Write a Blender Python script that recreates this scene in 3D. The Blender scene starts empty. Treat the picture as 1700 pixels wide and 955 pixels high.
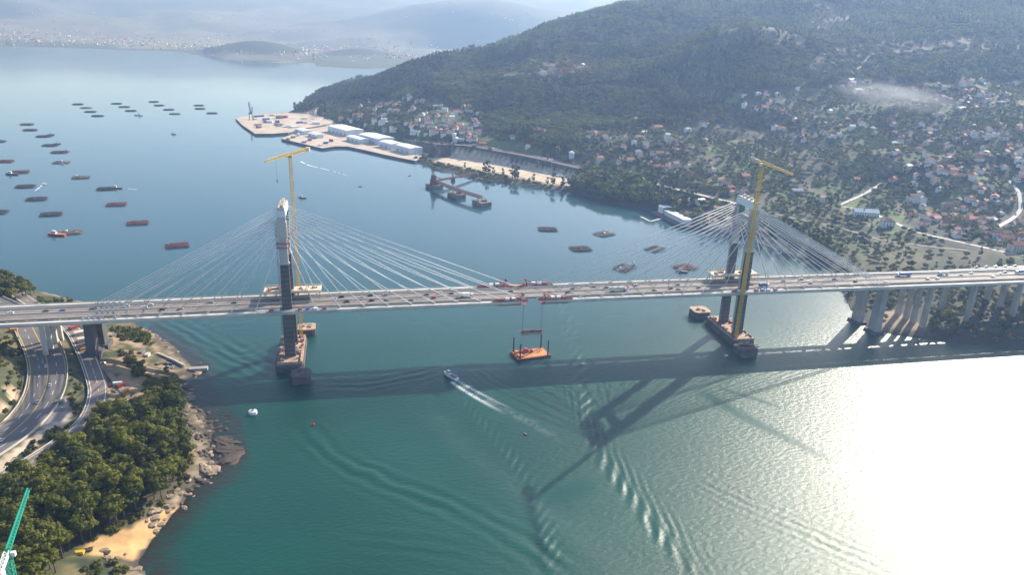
import bpy, bmesh, math, random
import numpy as np
from mathutils import Vector, Matrix

random.seed(7)
RNG = np.random.default_rng(11)
SC = bpy.context.scene
COL = SC.collection
R = math.radians

# ------------------------------------------------------------------ camera
CAM = np.array([-147.17, -595.90, 274.27]); YAW, PIT, ROL, FPX = .2211, .3453, .0410, 1242.2
FW = np.array([math.sin(YAW)*math.cos(PIT), math.cos(YAW)*math.cos(PIT), -math.sin(PIT)])
_R0 = np.array([math.cos(YAW), -math.sin(YAW), 0.]); _U0 = np.cross(_R0, FW)
RT = _R0*math.cos(ROL)+_U0*math.sin(ROL); UP = -_R0*math.sin(ROL)+_U0*math.cos(ROL)
cd = bpy.data.cameras.new('camera'); cam = bpy.data.objects.new('camera', cd); COL.objects.link(cam)
cd.sensor_width = 36; cd.lens = FPX/1700*36; cd.clip_start = 1; cd.clip_end = 60000
cam.matrix_world = Matrix(((RT[0], UP[0], -FW[0], CAM[0]), (RT[1], UP[1], -FW[1], CAM[1]), (RT[2], UP[2], -FW[2], CAM[2]), (0, 0, 0, 1)))
SC.camera = cam

# ------------------------------------------------------------------ sky, sun, exposure
SUN_AZ, SUN_EL = R(50.0), R(28.0)          # azimuth from +y towards +x
w = bpy.data.worlds.new('World'); SC.world = w; w.use_nodes = True
nt = w.node_tree
sky = nt.nodes.new('ShaderNodeTexSky'); sky.sky_type = 'NISHITA'; sky.sun_disc = False
sky.sun_elevation = SUN_EL; sky.sun_rotation = SUN_AZ; sky.altitude = 200; sky.dust_density = .9; sky.air_density = .7; sky.ozone_density = 2.5
nt.links.new(sky.outputs[0], nt.nodes['Background'].inputs[0]); nt.nodes['Background'].inputs[1].default_value = .15
sd = bpy.data.lights.new('sun', 'SUN'); sd.energy = 5.0; sd.angle = R(.53); sd.color = (1, .965, .91)
so = bpy.data.objects.new('sun', sd); COL.objects.link(so)
so.rotation_euler = Vector((-math.sin(SUN_AZ)*math.cos(SUN_EL), -math.cos(SUN_AZ)*math.cos(SUN_EL), -math.sin(SUN_EL))).to_track_quat('-Z', 'Y').to_euler()
SC.view_settings.view_transform = 'Standard'; SC.view_settings.look = 'None'
SC.view_settings.exposure = 0.92; SC.view_settings.gamma = 1; SC.view_settings.use_curve_mapping = False
SC.cycles.use_denoising = True; SC.cycles.max_bounces = 5; SC.cycles.diffuse_bounces = 2; SC.cycles.glossy_bounces = 2
SC.cycles.transmission_bounces = 2; SC.cycles.volume_bounces = 0; SC.cycles.transparent_max_bounces = 6
SC.cycles.sample_clamp_indirect = 3; SC.cycles.use_adaptive_sampling = False
HAZE_DENSITY = 1.1e-4; HAZE_COLOR = (.38, .58, 1.0)

# ------------------------------------------------------------------ picture point -> place
def ray(u, v):
    d = FW+RT*(u-850)/FPX+UP*(477.5-v)/FPX
    return d/np.linalg.norm(d)
def at(u, v, z=0.):
    d = ray(u, v); t = (z-CAM[2])/d[2]
    return np.array([CAM[0]+d[0]*t, CAM[1]+d[1]*t, z])
def pix(x, y, z):
    dx, dy, dz = x-CAM[0], y-CAM[1], z-CAM[2]
    f = dx*FW[0]+dy*FW[1]+dz*FW[2]; f = np.where(f < 1, 1, f)
    return 850+FPX*(dx*RT[0]+dy*RT[1]+dz*RT[2])/f, 477.5-FPX*(dx*UP[0]+dy*UP[1]+dz*UP[2])/f

# ------------------------------------------------------------------ number helpers
def smooth(a, b, x):
    t = np.clip((x-a)/(b-a), 0, 1); return t*t*(3-2*t)
_lat = {}
def vnoise(x, y, s, seed=0):
    if seed not in _lat: _lat[seed] = np.random.default_rng(seed+100).random((256, 256))
    L = _lat[seed]; x = np.asarray(x)/s+1000; y = np.asarray(y)/s+1000
    i = np.floor(x).astype(int); j = np.floor(y).astype(int); fx = x-i; fy = y-j
    fx = fx*fx*(3-2*fx); fy = fy*fy*(3-2*fy)
    g = lambda a, b: L[a % 256, b % 256]
    return (g(i, j)*(1-fx)+g(i+1, j)*fx)*(1-fy)+(g(i, j+1)*(1-fx)+g(i+1, j+1)*fx)*fy
def fbm(x, y, s, seed=0, o=4):
    r = 0; a = 1; t = 0
    for k in range(o): r = r+a*vnoise(x, y, s/2**k, seed+k); t += a; a *= .5
    return r/t
def inpoly(x, y, poly):
    x = np.asarray(x, float); y = np.asarray(y, float); c = np.zeros(x.shape, bool); n = len(poly)
    for k in range(n):
        x0, y0 = poly[k]; x1, y1 = poly[(k+1) % n]
        if y0 == y1: continue
        hit = ((y0 > y) != (y1 > y)) & (x < (x1-x0)*(y-y0)/(y1-y0)+x0)
        c ^= hit
    return c
def polydist(x, y, pts, closed=False):
    x = np.asarray(x, float); y = np.asarray(y, float); best = np.full(x.shape, 1e9); n = len(pts)
    for k in range(n if closed else n-1):
        ax, ay = pts[k][:2]; bx, by = pts[(k+1) % n][:2]; ex, ey = bx-ax, by-ay; L = ex*ex+ey*ey+1e-9
        t = np.clip(((x-ax)*ex+(y-ay)*ey)/L, 0, 1); best = np.minimum(best, np.hypot(x-ax-t*ex, y-ay-t*ey))
    return best
def pathcoord(x, y, pts):
    """along, signed across and total length for points against a polyline"""
    best = np.full(x.shape, 1e9); S = np.zeros(x.shape); D = np.zeros(x.shape); s0 = 0
    for k in range(len(pts)-1):
        ax, ay = pts[k][:2]; bx, by = pts[k+1][:2]; ex, ey = bx-ax, by-ay; L = math.hypot(ex, ey)
        t = np.clip(((x-ax)*ex+(y-ay)*ey)/(L*L), 0, 1); dx = x-ax-t*ex; dy = y-ay-t*ey; d = np.hypot(dx, dy); m = d < best
        best = np.where(m, d, best); S = np.where(m, s0+t*L, S); D = np.where(m, np.sign(ex*dy-ey*dx)*d, D); s0 += L
    return S, D, s0
def spline(pts, step=5.):
    P = np.array(pts, float); n = len(P); out = []
    for k in range(n-1):
        p0, p1, p2, p3 = P[max(k-1, 0)], P[k], P[k+1], P[min(k+2, n-1)]
        m = max(1, int(np.linalg.norm(p2-p1)/step))
        for t in np.arange(m)/m:
            out.append(.5*((2*p1)+(p2-p0)*t+(2*p0-5*p1+4*p2-p3)*t*t+(3*p1-p0-3*p2+p3)*t**3))
    out.append(P[-1]); return np.array(out)
class RBF:
    def __init__(s, P, lam=2e-3):
        P = np.array(P, float); s.X = P[:, :2]/1000; n = len(P)
        A = s.k(s.X)+lam*np.eye(n); Q = np.c_[np.ones(n), s.X]
        M = np.block([[A, Q], [Q.T, np.zeros((3, 3))]]); s.w = np.linalg.solve(M, np.r_[P[:, 2], 0, 0, 0]); s.n = n
    def k(s, X):
        d = np.hypot(X[:, None, 0]-s.X[None, :, 0], X[:, None, 1]-s.X[None, :, 1])
        return d*d*np.log(d+1e-9)
    def __call__(s, x, y):
        sh = np.shape(x); X = np.c_[np.ravel(x), np.ravel(y)]/1000; o = np.empty(len(X))
        for a in range(0, len(X), 20000):
            b = X[a:a+20000]; o[a:a+20000] = s.k(b)@s.w[:s.n]+np.c_[np.ones(len(b)), b]@s.w[s.n:]
        return o.reshape(sh)

# ------------------------------------------------------------------ materials
MATS = {}
def mat(name, col, rough=.8, var=.12, scale=.3, col2=None, metal=0., bump=0., spec=None, attr=None):
    if name in MATS: return MATS[name]
    m = bpy.data.materials.new(name); m.use_nodes = True; n = m.node_tree.nodes; l = m.node_tree.links
    b = n['Principled BSDF']; b.inputs['Roughness'].default_value = rough; b.inputs['Metallic'].default_value = metal
    if spec is not None: b.inputs['Specular IOR Level'].default_value = spec
    tc = n.new('ShaderNodeTexCoord'); no = n.new('ShaderNodeTexNoise'); no.inputs['Scale'].default_value = scale; no.inputs['Detail'].default_value = 5
    l.new(tc.outputs['Object'], no.inputs['Vector'])
    mx = n.new('ShaderNodeMix'); mx.data_type = 'RGBA'
    c2 = col2 or tuple(c*(1-var*2) for c in col)
    mx.inputs[6].default_value = (*c2, 1); mx.inputs[7].default_value = (*[min(1, c*(1+(0 if col2 else var))) for c in col], 1)
    mr = n.new('ShaderNodeMapRange'); mr.inputs[1].default_value = .3; mr.inputs[2].default_value = .7
    l.new(no.outputs[0], mr.inputs[0]); l.new(mr.outputs[0], mx.inputs[0]); l.new(mx.outputs[2], b.inputs['Base Color'])
    if attr:                                   # a painted ground colour, modulated by the grain
        a = n.new('ShaderNodeAttribute'); a.attribute_name = attr
        m2 = n.new('ShaderNodeMix'); m2.data_type = 'RGBA'; m2.blend_type = 'MULTIPLY'; m2.inputs[0].default_value = 1
        l.new(a.outputs[0], m2.inputs[6]); l.new(mx.outputs[2], m2.inputs[7]); l.new(m2.outputs[2], b.inputs['Base Color'])
    if bump:
        bp = n.new('ShaderNodeBump'); bp.inputs['Strength'].default_value = bump; bp.inputs['Distance'].default_value = 1
        l.new(no.outputs[0], bp.inputs['Height']); l.new(bp.outputs[0], b.inputs['Normal'])
    MATS[name] = m; return m
def leafmat(name, c1, c2, scale=.02):
    """foliage: the tint changes from tree to tree and within a crown"""
    m = bpy.data.materials.new(name); m.use_nodes = True; n = m.node_tree.nodes; l = m.node_tree.links
    b = n['Principled BSDF']; b.inputs['Roughness'].default_value = .65; b.inputs['Specular IOR Level'].default_value = .25
    oi = n.new('ShaderNodeObjectInfo'); g = n.new('ShaderNodeNewGeometry'); no = n.new('ShaderNodeTexNoise'); no.inputs['Scale'].default_value = scale
    l.new(g.outputs['Position'], no.inputs['Vector'])
    ad = n.new('ShaderNodeMath'); ad.operation = 'MULTIPLY_ADD'; ad.inputs[1].default_value = .75
    l.new(oi.outputs['Random'], ad.inputs[0]); 
    mr = n.new('ShaderNodeMapRange'); mr.inputs[1].default_value = .35; mr.inputs[2].default_value = .65; mr.inputs[3].default_value = 0; mr.inputs[4].default_value = .4
    l.new(no.outputs[0], mr.inputs[0]); l.new(mr.outputs[0], ad.inputs[2])
    mx = n.new('ShaderNodeMix'); mx.data_type = 'RGBA'; mx.inputs[6].default_value = (*c1, 1); mx.inputs[7].default_value = (*c2, 1)
    l.new(ad.outputs[0], mx.inputs[0]); l.new(mx.outputs[2], b.inputs['Base Color'])
    tr = n.new('ShaderNodeBsdfTranslucent'); l.new(mx.outputs[2], tr.inputs[0])
    ms = n.new('ShaderNodeMixShader'); ms.inputs[0].default_value = .4
    l.new(b.outputs[0], ms.inputs[1]); l.new(tr.outputs[0], ms.inputs[2]); l.new(ms.outputs[0], n['Material Output'].inputs[0])
    MATS[name] = m; return m
CONC = mat('concrete', (.36, .33, .30), .85, .12, .08)
CONC_DK = mat('weathered_shaded_concrete', (.10, .092, .095), .9, .15, .1)
CONC_PALE = mat('pale_concrete', (.56, .52, .46), .85, .08, .1)
WHITE = mat('white_paint', (.74, .74, .72), .6, .06, .3)
ASPH = mat('asphalt', (.15, .132, .122), .8, .12, .06)
ASPH_OLD = mat('worn_asphalt', (.21, .165, .135), .8, .1, .05)
CABLE = mat('cable_sheath', (.70, .71, .72), .5, .03, .1)
STEEL = mat('grey_steel', (.30, .31, .33), .55, .1, .3)
DARK = mat('dark_steel', (.05, .05, .06), .6, .1, .3)
YEL = mat('crane_yellow', (.62, .40, .04), .55, .1, .2)
RED = mat('oxide_red_paint', (.30, .055, .04), .65, .15, .3)
ORANGE = mat('orange_deck', (.60, .24, .06), .75, .18, .15)
GREEN = mat('crane_green', (.02, .36, .24), .5, .1, .3)
BLUE = mat('blue_paint', (.06, .16, .36), .55, .1, .3)
TARP = mat('cream_boards', (.66, .56, .40), .85, .12, .25)
WOOD = mat('wet_timber', (.085, .06, .055), .85, .25, .2)
WOODR = mat('reddish_timber', (.22, .075, .06), .85, .25, .2)
WOODB = mat('bleached_timber', (.24, .20, .17), .85, .25, .2)
TYRE = mat('tyre_rubber', (.02, .02, .02), .9, .1, 1)
GLASS = mat('dark_glass', (.02, .025, .03), .1, .1, 1, spec=.6)
YLINE = mat('yellow_line', (.62, .42, .10), .7, .1, .3)
WLINE = mat('white_line', (.72, .70, .66), .7, .1, .3)
SAND = mat('sand', (.62, .38, .18), .95, .1, .06, bump=.1)
BARK = mat('bark', (.10, .075, .055), .95, .2, .8)
ROCK = mat('granite', (.36, .27, .18), .9, .3, .25, bump=.4)
ROCKD = mat('wet_rock', (.085, .06, .042), .8, .3, .3, bump=.4)
REDB = mat('red_paint', (.45, .05, .04), .5, .1, .3)

# ------------------------------------------------------------------ mesh helpers
class MB:
    def __init__(s): s.v = []; s.f = []; s.m = []
    def _add(s, V, Fs, mi=0):
        o = len(s.v); s.v += [tuple(map(float, p)) for p in V]; s.f += [tuple(i+o for i in f) for f in Fs]; s.m += [mi]*len(Fs); return s
    BF = [(0, 3, 2, 1), (4, 5, 6, 7), (0, 1, 5, 4), (1, 2, 6, 5), (2, 3, 7, 6), (3, 0, 4, 7)]
    def box(s, c, d, rz=0., mi=0, top=(1, 1), shift=(0, 0)):
        """box by centre of its base; top = taper of the upper face"""
        x, y, z = d; cs, sn = math.cos(rz), math.sin(rz); V = []
        for k, (tx, ty, ox, oy) in enumerate(((1, 1, 0, 0), (top[0], top[1], *shift))):
            for a, b in ((-1, -1), (1, -1), (1, 1), (-1, 1)):
                px, py = a*x/2*tx+ox, b*y/2*ty+oy; V.append((c[0]+px*cs-py*sn, c[1]+px*sn+py*cs, c[2]+k*z))
        return s._add(V, s.BF, mi)
    def beam(s, p, q, w=.3, h=None, mi=0, w2=None, h2=None):
        p = Vector(p); q = Vector(q); d = (q-p)
        if d.length < 1e-6: return s
        d.normalize(); up = Vector((0, 0, 1)) if abs(d.z) < .95 else Vector((0, 1, 0))
        a = d.cross(up).normalized(); b = a.cross(d).normalized(); h = h or w; w2 = w2 or w; h2 = h2 or h
        V = [p+a*(i*w/2)+b*(j*h/2) for i, j in ((-1, -1), (1, -1), (1, 1), (-1, 1))]+[q+a*(i*w2/2)+b*(j*h2/2) for i, j in ((-1, -1), (1, -1), (1, 1), (-1, 1))]
        return s._add(V, s.BF, mi)
    def tube(s, p, q, r0, r1=None, n=8, mi=0):
        p = Vector(p); q = Vector(q); d = (q-p).normalized(); r1 = r0 if r1 is None else r1
        up = Vector((0, 0, 1)) if abs(d.z) < .95 else Vector((1, 0, 0)); a = d.cross(up).normalized(); b = d.cross(a)
        V = [];
        for c, r in ((p, r0), (q, r1)):
            for k in range(n): t = 2*math.pi*k/n; V.append(c+(a*math.cos(t)+b*math.sin(t))*r)
        Fs = [(k, (k+1) % n, n+(k+1) % n, n+k) for k in range(n)]+[tuple(range(n-1, -1, -1)), tuple(range(n, 2*n))]
        return s._add(V, Fs, mi)
    def prism(s, poly, z0, z1, mi=0, top=1.):
        n = len(poly); cx = sum(p[0] for p in poly)/n; cy = sum(p[1] for p in poly)/n
        ar = sum(poly[k][0]*poly[(k+1) % n][1]-poly[(k+1) % n][0]*poly[k][1] for k in range(n))
        if ar < 0: poly = poly[::-1]
        V = [(p[0], p[1], z0) for p in poly]+[(cx+(p[0]-cx)*top, cy+(p[1]-cy)*top, z1) for p in poly]
        Fs = [(k, (k+1) % n, n+(k+1) % n, n+k) for k in range(n)]+[tuple(range(n-1, -1, -1)), tuple(range(n, 2*n))]
        return s._add(V, Fs, mi)
    def lattice(s, p, q, w, cell, r=.16, tri=False, mi=0, w2=None):
        """open lattice girder between two points"""
        p = Vector(p); q = Vector(q); d = q-p; L = d.length; d.normalize(); w2 = w2 or w
        up = Vector((0, 0, 1)) if abs(d.z) < .95 else Vector((0, 1, 0)); a = d.cross(up).normalized(); b = a.cross(d).normalized()
        offs = [(-.5, 0), (.5, 0), (0, .9)] if tri else [(-.5, -.5), (.5, -.5), (.5, .5), (-.5, .5)]
        n = max(2, int(L/cell)); C = lambda k, t: p+d*(L*t)+(a*offs[k][0]+b*offs[k][1])*(w+(w2-w)*t); m = len(offs)
        for k in range(m): s.beam(C(k, 0), C(k, 1), r*1.5, mi=mi)
        for i in range(n):
            for k in range(m):
                k2 = (k+1) % m
                s.beam(C(k, i/n), C(k2, (i+1)/n) if i % 2 else C(k2, (i+1)/n), r, mi=mi)
                s.beam(C(k, (i+1)/n), C(k2, (i+1)/n), r, mi=mi)
        return s
    def mesh(s, name, mats, smooth=False):
        me = bpy.data.meshes.new(name); me.from_pydata(s.v, [], s.f)
        for m in (mats if isinstance(mats, (list, tuple)) else [mats]): me.materials.append(m)
        if len(me.materials) > 1: me.polygons.foreach_set('material_index', s.m)
        if smooth: me.polygons.foreach_set('use_smooth', [True]*len(s.f))
        me.update(); return me
    def build(s, name, mats, parent=None, smooth=False):
        return link(name, s.mesh(name, mats, smooth), parent)
def link(name, me, parent=None, loc=None, rz=0., sc=None):
    o = bpy.data.objects.new(name, me); COL.objects.link(o)
    if parent is not None: o.parent = parent
    if loc is not None: o.location = loc
    if rz: o.rotation_euler = (0, 0, rz)
    if sc: o.scale = sc
    return o
def tag(o, label=None, cat=None, group=None, kind=None):
    if label: o['label'] = label
    if cat: o['category'] = cat
    if group: o['group'] = group
    if kind: o['kind'] = kind
    return o
def thing(name, label, cat, loc=(0, 0, 0), rz=0., group=None):
    o = bpy.data.objects.new(name, None); COL.objects.link(o); o.location = loc; o.rotation_euler = (0, 0, rz); o.empty_display_size = .1
    return tag(o, label, cat, group)
def dup(root, loc, rz=0., label=None, group=None, sc=None):
    r = root.copy(); COL.objects.link(r); r.location = loc; r.rotation_euler = (0, 0, rz)
    if sc: r.scale = sc
    if label: r['label'] = label
    if group: r['group'] = group
    for c in root.children:
        d = c.copy(); COL.objects.link(d); d.parent = r
        for g in c.children:
            e = g.copy(); COL.objects.link(e); e.parent = d
    return r
def gridmesh(name, X, Y, Z, material, cols=None, keep=None, attrs=None, parent=None):
    ny, nx = X.shape; me = bpy.data.meshes.new(name); N = nx*ny
    idx = np.arange(N).reshape(ny, nx); q = np.stack([idx[:-1, :-1], idx[:-1, 1:], idx[1:, 1:], idx[1:, :-1]], -1).reshape(-1, 4)
    if keep is not None:
        k = (keep[:-1, :-1] | keep[:-1, 1:] | keep[1:, 1:] | keep[1:, :-1]).reshape(-1); q = q[k]
    used = np.unique(q); mp = np.full(N, -1); mp[used] = np.arange(len(used)); q = mp[q]
    V = np.c_[X.ravel(), Y.ravel(), Z.ravel()][used]
    me.vertices.add(len(V)); me.vertices.foreach_set('co', V.astype(np.float32).ravel())
    me.loops.add(q.size); me.loops.foreach_set('vertex_index', q.astype(np.int32).ravel())
    me.polygons.add(len(q)); me.polygons.foreach_set('loop_start', np.arange(0, q.size, 4, dtype=np.int32))
    me.update(calc_edges=True); me.polygons.foreach_set('use_smooth', np.ones(len(q), bool)); me.materials.append(material)
    if cols is not None:
        c = me.color_attributes.new('ground', 'FLOAT_COLOR', 'POINT'); a = np.ones((len(V), 4), np.float32); a[:, :3] = cols.reshape(-1, 3)[used]; c.data.foreach_set('color', a.ravel())
    for k, A in (attrs or {}).items():
        t = me.attributes.new(k, 'FLOAT', 'POINT'); t.data.foreach_set('value', A.ravel()[used].astype(np.float32))
    return link(name, me, parent)

# ================================================================== THE LAND
def apts(L): return [tuple(at(*p)) for p in L]
# --- shore lines, traced on the water level
SHORE_R = [tuple(at(u, v)[:2]) for u, v in [(640, 116), (560, 145), (528, 158), (500, 176), (478, 186), (484, 196), (520, 207), (560, 226), (610, 247), (640, 258), (690, 268), (715, 279), (760, 291),
    (800, 302), (870, 309), (950, 320), (1000, 334), (1060, 344), (1085, 347), (1110, 364), (1150, 380), (1190, 391), (1230, 397), (1258, 402), (1290, 415), (1332, 427), (1350, 434),
    (1378, 450), (1396, 480), (1412, 515), (1440, 545), (1480, 556), (1530, 563), (1600, 571), (1700, 582), (1850, 596)]]
SHORE_R += [(700, -190), (3600, -500), (3900, 3600), (300, 3600), (120, 2700)]
SHORE_L = [tuple(at(u, v)[:2]) for u, v in [(-260, 420), (-100, 445), (0, 470), (60, 486), (135, 502), (190, 522), (235, 545), (258, 556), (285, 575), (300, 592), (318, 607), (325, 622), (300, 634), (312, 655),
    (320, 672), (342, 690), (350, 720), (342, 760), (356, 788), (330, 802), (300, 830), (290, 848), (262, 880), (235, 915), (226, 935), (240, 958), (235, 1000), (215, 1080)]]
SHORE_L += [(-290, -420), (-900, -420), (-900, 420)]

# --- heights: (picture point, height) pairs, turned into ground points
ctrl = []
def pol(az, D, z): return (CAM[0]+D*math.sin(R(az)), CAM[1]+D*math.cos(R(az)), z)
for az, D0, z0, Dr, zr, p, dn in [     # bearing, shore distance and height, ridge distance and height, curve, drop behind
    (-4, 2150, 4, 2300, 8, 1, 4), (-2, 2020, 6, 2420, 24, 1, 12), (0, 1780, 8, 2450, 52, 1, 40), (1.9, 1620, 10, 2500, 80, 1, 60), (3.6, 1540, 14, 2500, 116, 1, 70), (5.4, 1585, 26, 2500, 149, 1, 60),
    (7.9, 1552, 29, 2500, 176, 1.05, 60), (9.8, 1505, 27, 2500, 192, 1.1, 60), (12, 1470, 27, 2500, 228, 1.1, 50), (14.1, 1437, 26, 2500, 262, 1.1, 40), (17.2, 1378, 22, 2600, 306, 1.1, 40), (19.4, 1250, 10, 2650, 328, 1.12, 30),
    (21.6, 1230, 12, 2700, 350, 1.15, 0), (25.6, 1140, 10, 2900, 424, 1.2, 0), (29.4, 1080, 12, 3000, 446, 1.3, 0), (33.5, 1040, 10, 3000, 446, 1.4, 0), (37.9, 960, 9, 3000, 446, 1.45, 0), (41, 900, 10, 3000, 446, 1.45, 0),
    (44.4, 900, 13, 3100, 450, 1.4, 0), (50, 900, 20, 3100, 450, 1.35, 0), (58, 900, 26, 3100, 440, 1.3, 0)]:
    zr -= 20 if az < 27 else 10
    for t in (0, .12, .25, .4, .55, .7, .85, 1): ctrl.append(pol(az, D0+(Dr-D0)*t, z0+(zr-z0)*t**p))
    ctrl.append(pol(az, Dr+450, zr-dn))
ctrl += [tuple(at(u, v, z)) for u, v, z in [(1400, 500, 3), (1470, 535, 3.5), (1500, 520, 4), (1510, 550, 3.5), (1550, 540, 5), (1600, 540, 8), (1660, 530, 10), (1700, 555, 9), (1700, 515, 12), (1560, 500, 7), (1800, 560, 13)]]
# the flat pale lot with the high dark cutting behind it
LOT = [tuple(at(u, v, 5.)[:2]) for u, v in [(722, 267), (755, 259), (820, 268), (890, 281), (962, 296), (957, 310), (900, 302), (830, 288), (770, 277)]]
for u, v in [(730, 268), (780, 268), (840, 278), (900, 290), (950, 302)]: ctrl.append(tuple(at(u, v, 5.)))
for u, v in [(755, 259), (820, 268), (890, 281), (955, 294)]: ctrl.append(tuple(at(u, v-1, 6.)))
rbfR = RBF(ctrl)
GX0, GY0, GS = -420., -240., 8.
gx = np.arange(GX0, 2800, GS); gy = np.arange(GY0, 2800, GS); XR, YR = np.meshgrid(gx, gy)
insR = inpoly(XR, YR, SHORE_R); dR = polydist(XR, YR, SHORE_R, True); dR = np.where(insR, dR, -dR)
ZR = rbfR(XR, YR)
dl = np.where(inpoly(XR, YR, LOT), 0, polydist(XR, YR, LOT, True))
far_amp = smooth(60, 400, dR)*smooth(0, 60, dl)
ZR = ZR+far_amp*((fbm(XR, YR, 260, 1)-.5)*62+(fbm(XR, YR, 70, 5)-.5)*10)
kb = pol(29.2, 2050, 0); ZR = ZR+82*np.exp(-((XR-kb[0])/210)**2-((YR-kb[1])/150)**2)
ZR = np.where(dl < 4, 5., np.where(dl < 21, np.minimum(ZR, 4.6), ZR))
PORT = [tuple(at(u, v, 4.)[:2]) for u, v in [(380, 198), (424, 226), (478, 224), (535, 250), (690, 271), (722, 262), (712, 250), (650, 229), (600, 212), (560, 199), (520, 187), (470, 184)]]
ZR = np.where(inpoly(XR, YR, PORT), np.minimum(ZR, 2.4), ZR)
ZR = np.maximum(ZR, 2.2)*smooth(-2, 16, dR)+np.minimum(dR*.25, 0)
ZR = np.where(dR < -2, np.maximum(dR*.25, -12), ZR)
ctl = [tuple(at(u, v, z)) for u, v, z in [
    (-60, 500, 16), (0, 500, 15), (20, 480, 9), (60, 500, 10), (100, 510, 6), (20, 560, 20), (60, 560, 20), (85, 640, 20), (40, 700, 20), (0, 740, 20), (-60, 780, 20), (0, 640, 33), (0, 600, 29), (5, 690, 26), (-80, 640, 46), (-80, 720, 34),
    (130, 560, 17), (165, 640, 16), (165, 670, 16), (130, 715, 15), (60, 765, 15), (0, 800, 15), (115, 640, 17), (105, 700, 17.5), (50, 740, 18),
    (160, 588, 16), (190, 600, 12), (230, 600, 9), (260, 610, 6), (200, 650, 12), (240, 640, 10), (280, 600, 5), (300, 615, 3), (200, 560, 10), (235, 580, 6),
    (220, 700, 14), (260, 720, 10), (290, 740, 6), (200, 800, 13), (120, 830, 16), (230, 840, 8), (150, 880, 9), (100, 900, 12), (0, 900, 18), (50, 950, 15), (200, 870, 5), (170, 905, 3), (150, 940, 6), (200, 945, 5), (190, 920, 2.5), (100, 1000, 12), (320, 780, 4), (310, 700, 4)]]
ctl += [(-700, 0, 60), (-800, 300, 50), (-800, -300, 60), (-500, -380, 30), (-520, 250, 25), (-560, 60, 36)]
rbfL = RBF(ctl)
LX0, LY0, LS = -760., -400., 3.
XL, YL = np.meshgrid(np.arange(LX0, -190, LS), np.arange(LY0, 420, LS))
insL = inpoly(XL, YL, SHORE_L); dL = polydist(XL, YL, SHORE_L, True); dL = np.where(insL, dL, -dL)
ZL = rbfL(XL, YL)+smooth(5, 40, dL)*(fbm(XL, YL, 30, 9)-.5)*2.5
ZL = np.maximum(ZL, 1.2)*smooth(-3, 10, dL+(fbm(XL, YL, 14, 21)-.5)*9)
ZL = np.where(dL < 0, np.minimum(ZL, .4)+np.maximum(dL*.10, -8)*1., ZL)
# rocky shelf in front of the grove
shelf = [tuple(at(u, v)[:2]) for u, v in [(312, 660), (352, 690), (362, 720), (372, 760), (352, 790), (300, 800)]]
sm = inpoly(XL, YL, shelf)
ZL = np.where(sm & (dL < 6), np.maximum(ZL, (fbm(XL, YL, 9, 31, 3)-.5)*2.0), ZL)

def bil(Z, x0, y0, s, x, y):
    x = (np.asarray(x, float)-x0)/s; y = (np.asarray(y, float)-y0)/s; ny, nx = Z.shape
    ok = (x >= 0) & (y >= 0) & (x < nx-1) & (y < ny-1); x = np.clip(x, 0, nx-1.001); y = np.clip(y, 0, ny-1.001)
    i = x.astype(int); j = y.astype(int); fx = x-i; fy = y-j
    r = (Z[j, i]*(1-fx)+Z[j, i+1]*fx)*(1-fy)+(Z[j+1, i]*(1-fx)+Z[j+1, i+1]*fx)*fy
    return np.where(ok, r, -20.)
def H(x, y):
    return np.maximum(bil(ZR, GX0, GY0, GS, x, y), bil(ZL, LX0, LY0, LS, x, y))
def hit(u, v, t0=250, t1=4200):
    d = ray(u, v); t = np.arange(t0, t1, 3.); x, y, z = CAM[0]+d[0]*t, CAM[1]+d[1]*t, CAM[2]+d[2]*t
    b = (z <= np.maximum(H(x, y), 0)); k = int(np.argmax(b)) if b.any() else len(t)-1
    return np.array([x[k], y[k], float(max(H(x[k], y[k]), 0))])

# --- roads: centre lines first, so that the ground can be levelled under them
HWAY = spline(apts([(-20, 500, 22), (40, 530, 21), (62, 560, 20), (78, 600, 20), (77, 640, 20), (58, 680, 20), (20, 718, 20), (-40, 758, 20), (-120, 800, 20)]))
RAMP = spline(apts([(20, 482, 14), (70, 515, 16), (118, 545, 17), (140, 580, 17), (158, 625, 16), (163, 655, 16), (150, 692, 15.5), (120, 722, 15), (60, 763, 15), (0, 797, 15), (-60, 830, 15)]))
YARDROAD = spline(apts([(165, 600, 14), (185, 625, 13), (205, 650, 12.5), (225, 672, 13)]))
ROADS_L = [(HWAY, 12.5), (RAMP, 6.2), (YARDROAD, 3.)]
def hits(L): return spline([hit(*p) for p in L], 12.)
COAST = hits([(512, 186), (530, 203), (560, 212), (600, 219), (650, 229), (700, 236), (760, 241), (830, 251), (900, 264), (970, 279), (1050, 296), (1110, 311), (1170, 326), (1230, 340)])
RAIL = hits([(1050, 306), (1110, 321), (1180, 338), (1260, 350), (1330, 365), (1400, 380), (1460, 398), (1560, 412), (1700, 425)])
VILLAGE = hits([(1395, 342), (1440, 352), (1480, 368), (1520, 385), (1580, 400), (1640, 413), (1690, 424)])
LANE = hits([(1396, 340), (1430, 325), (1452, 312), (1466, 303)])
LANE2 = hits([(1655, 378), (1690, 356), (1694, 335), (1690, 318), (1675, 300)])
TRACK = hits([(1345, 135), (1375, 127), (1410, 120), (1432, 108), (1440, 95), (1455, 86)])
SPUR = hits([(535, 172), (524, 186), (532, 200), (556, 208), (572, 205)])
ROADS_R = [(COAST, 8), (RAIL, 6), (VILLAGE, 6), (LANE, 4), (LANE2, 4.5), (TRACK, 3.), (SPUR, 5)]
for P in (COAST, RAIL, VILLAGE, LANE, LANE2, TRACK, SPUR):
    for _ in range(6): P[1:-1, 2] = (P[:-2, 2]+2*P[1:-1, 2]+P[2:, 2])/4
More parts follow.
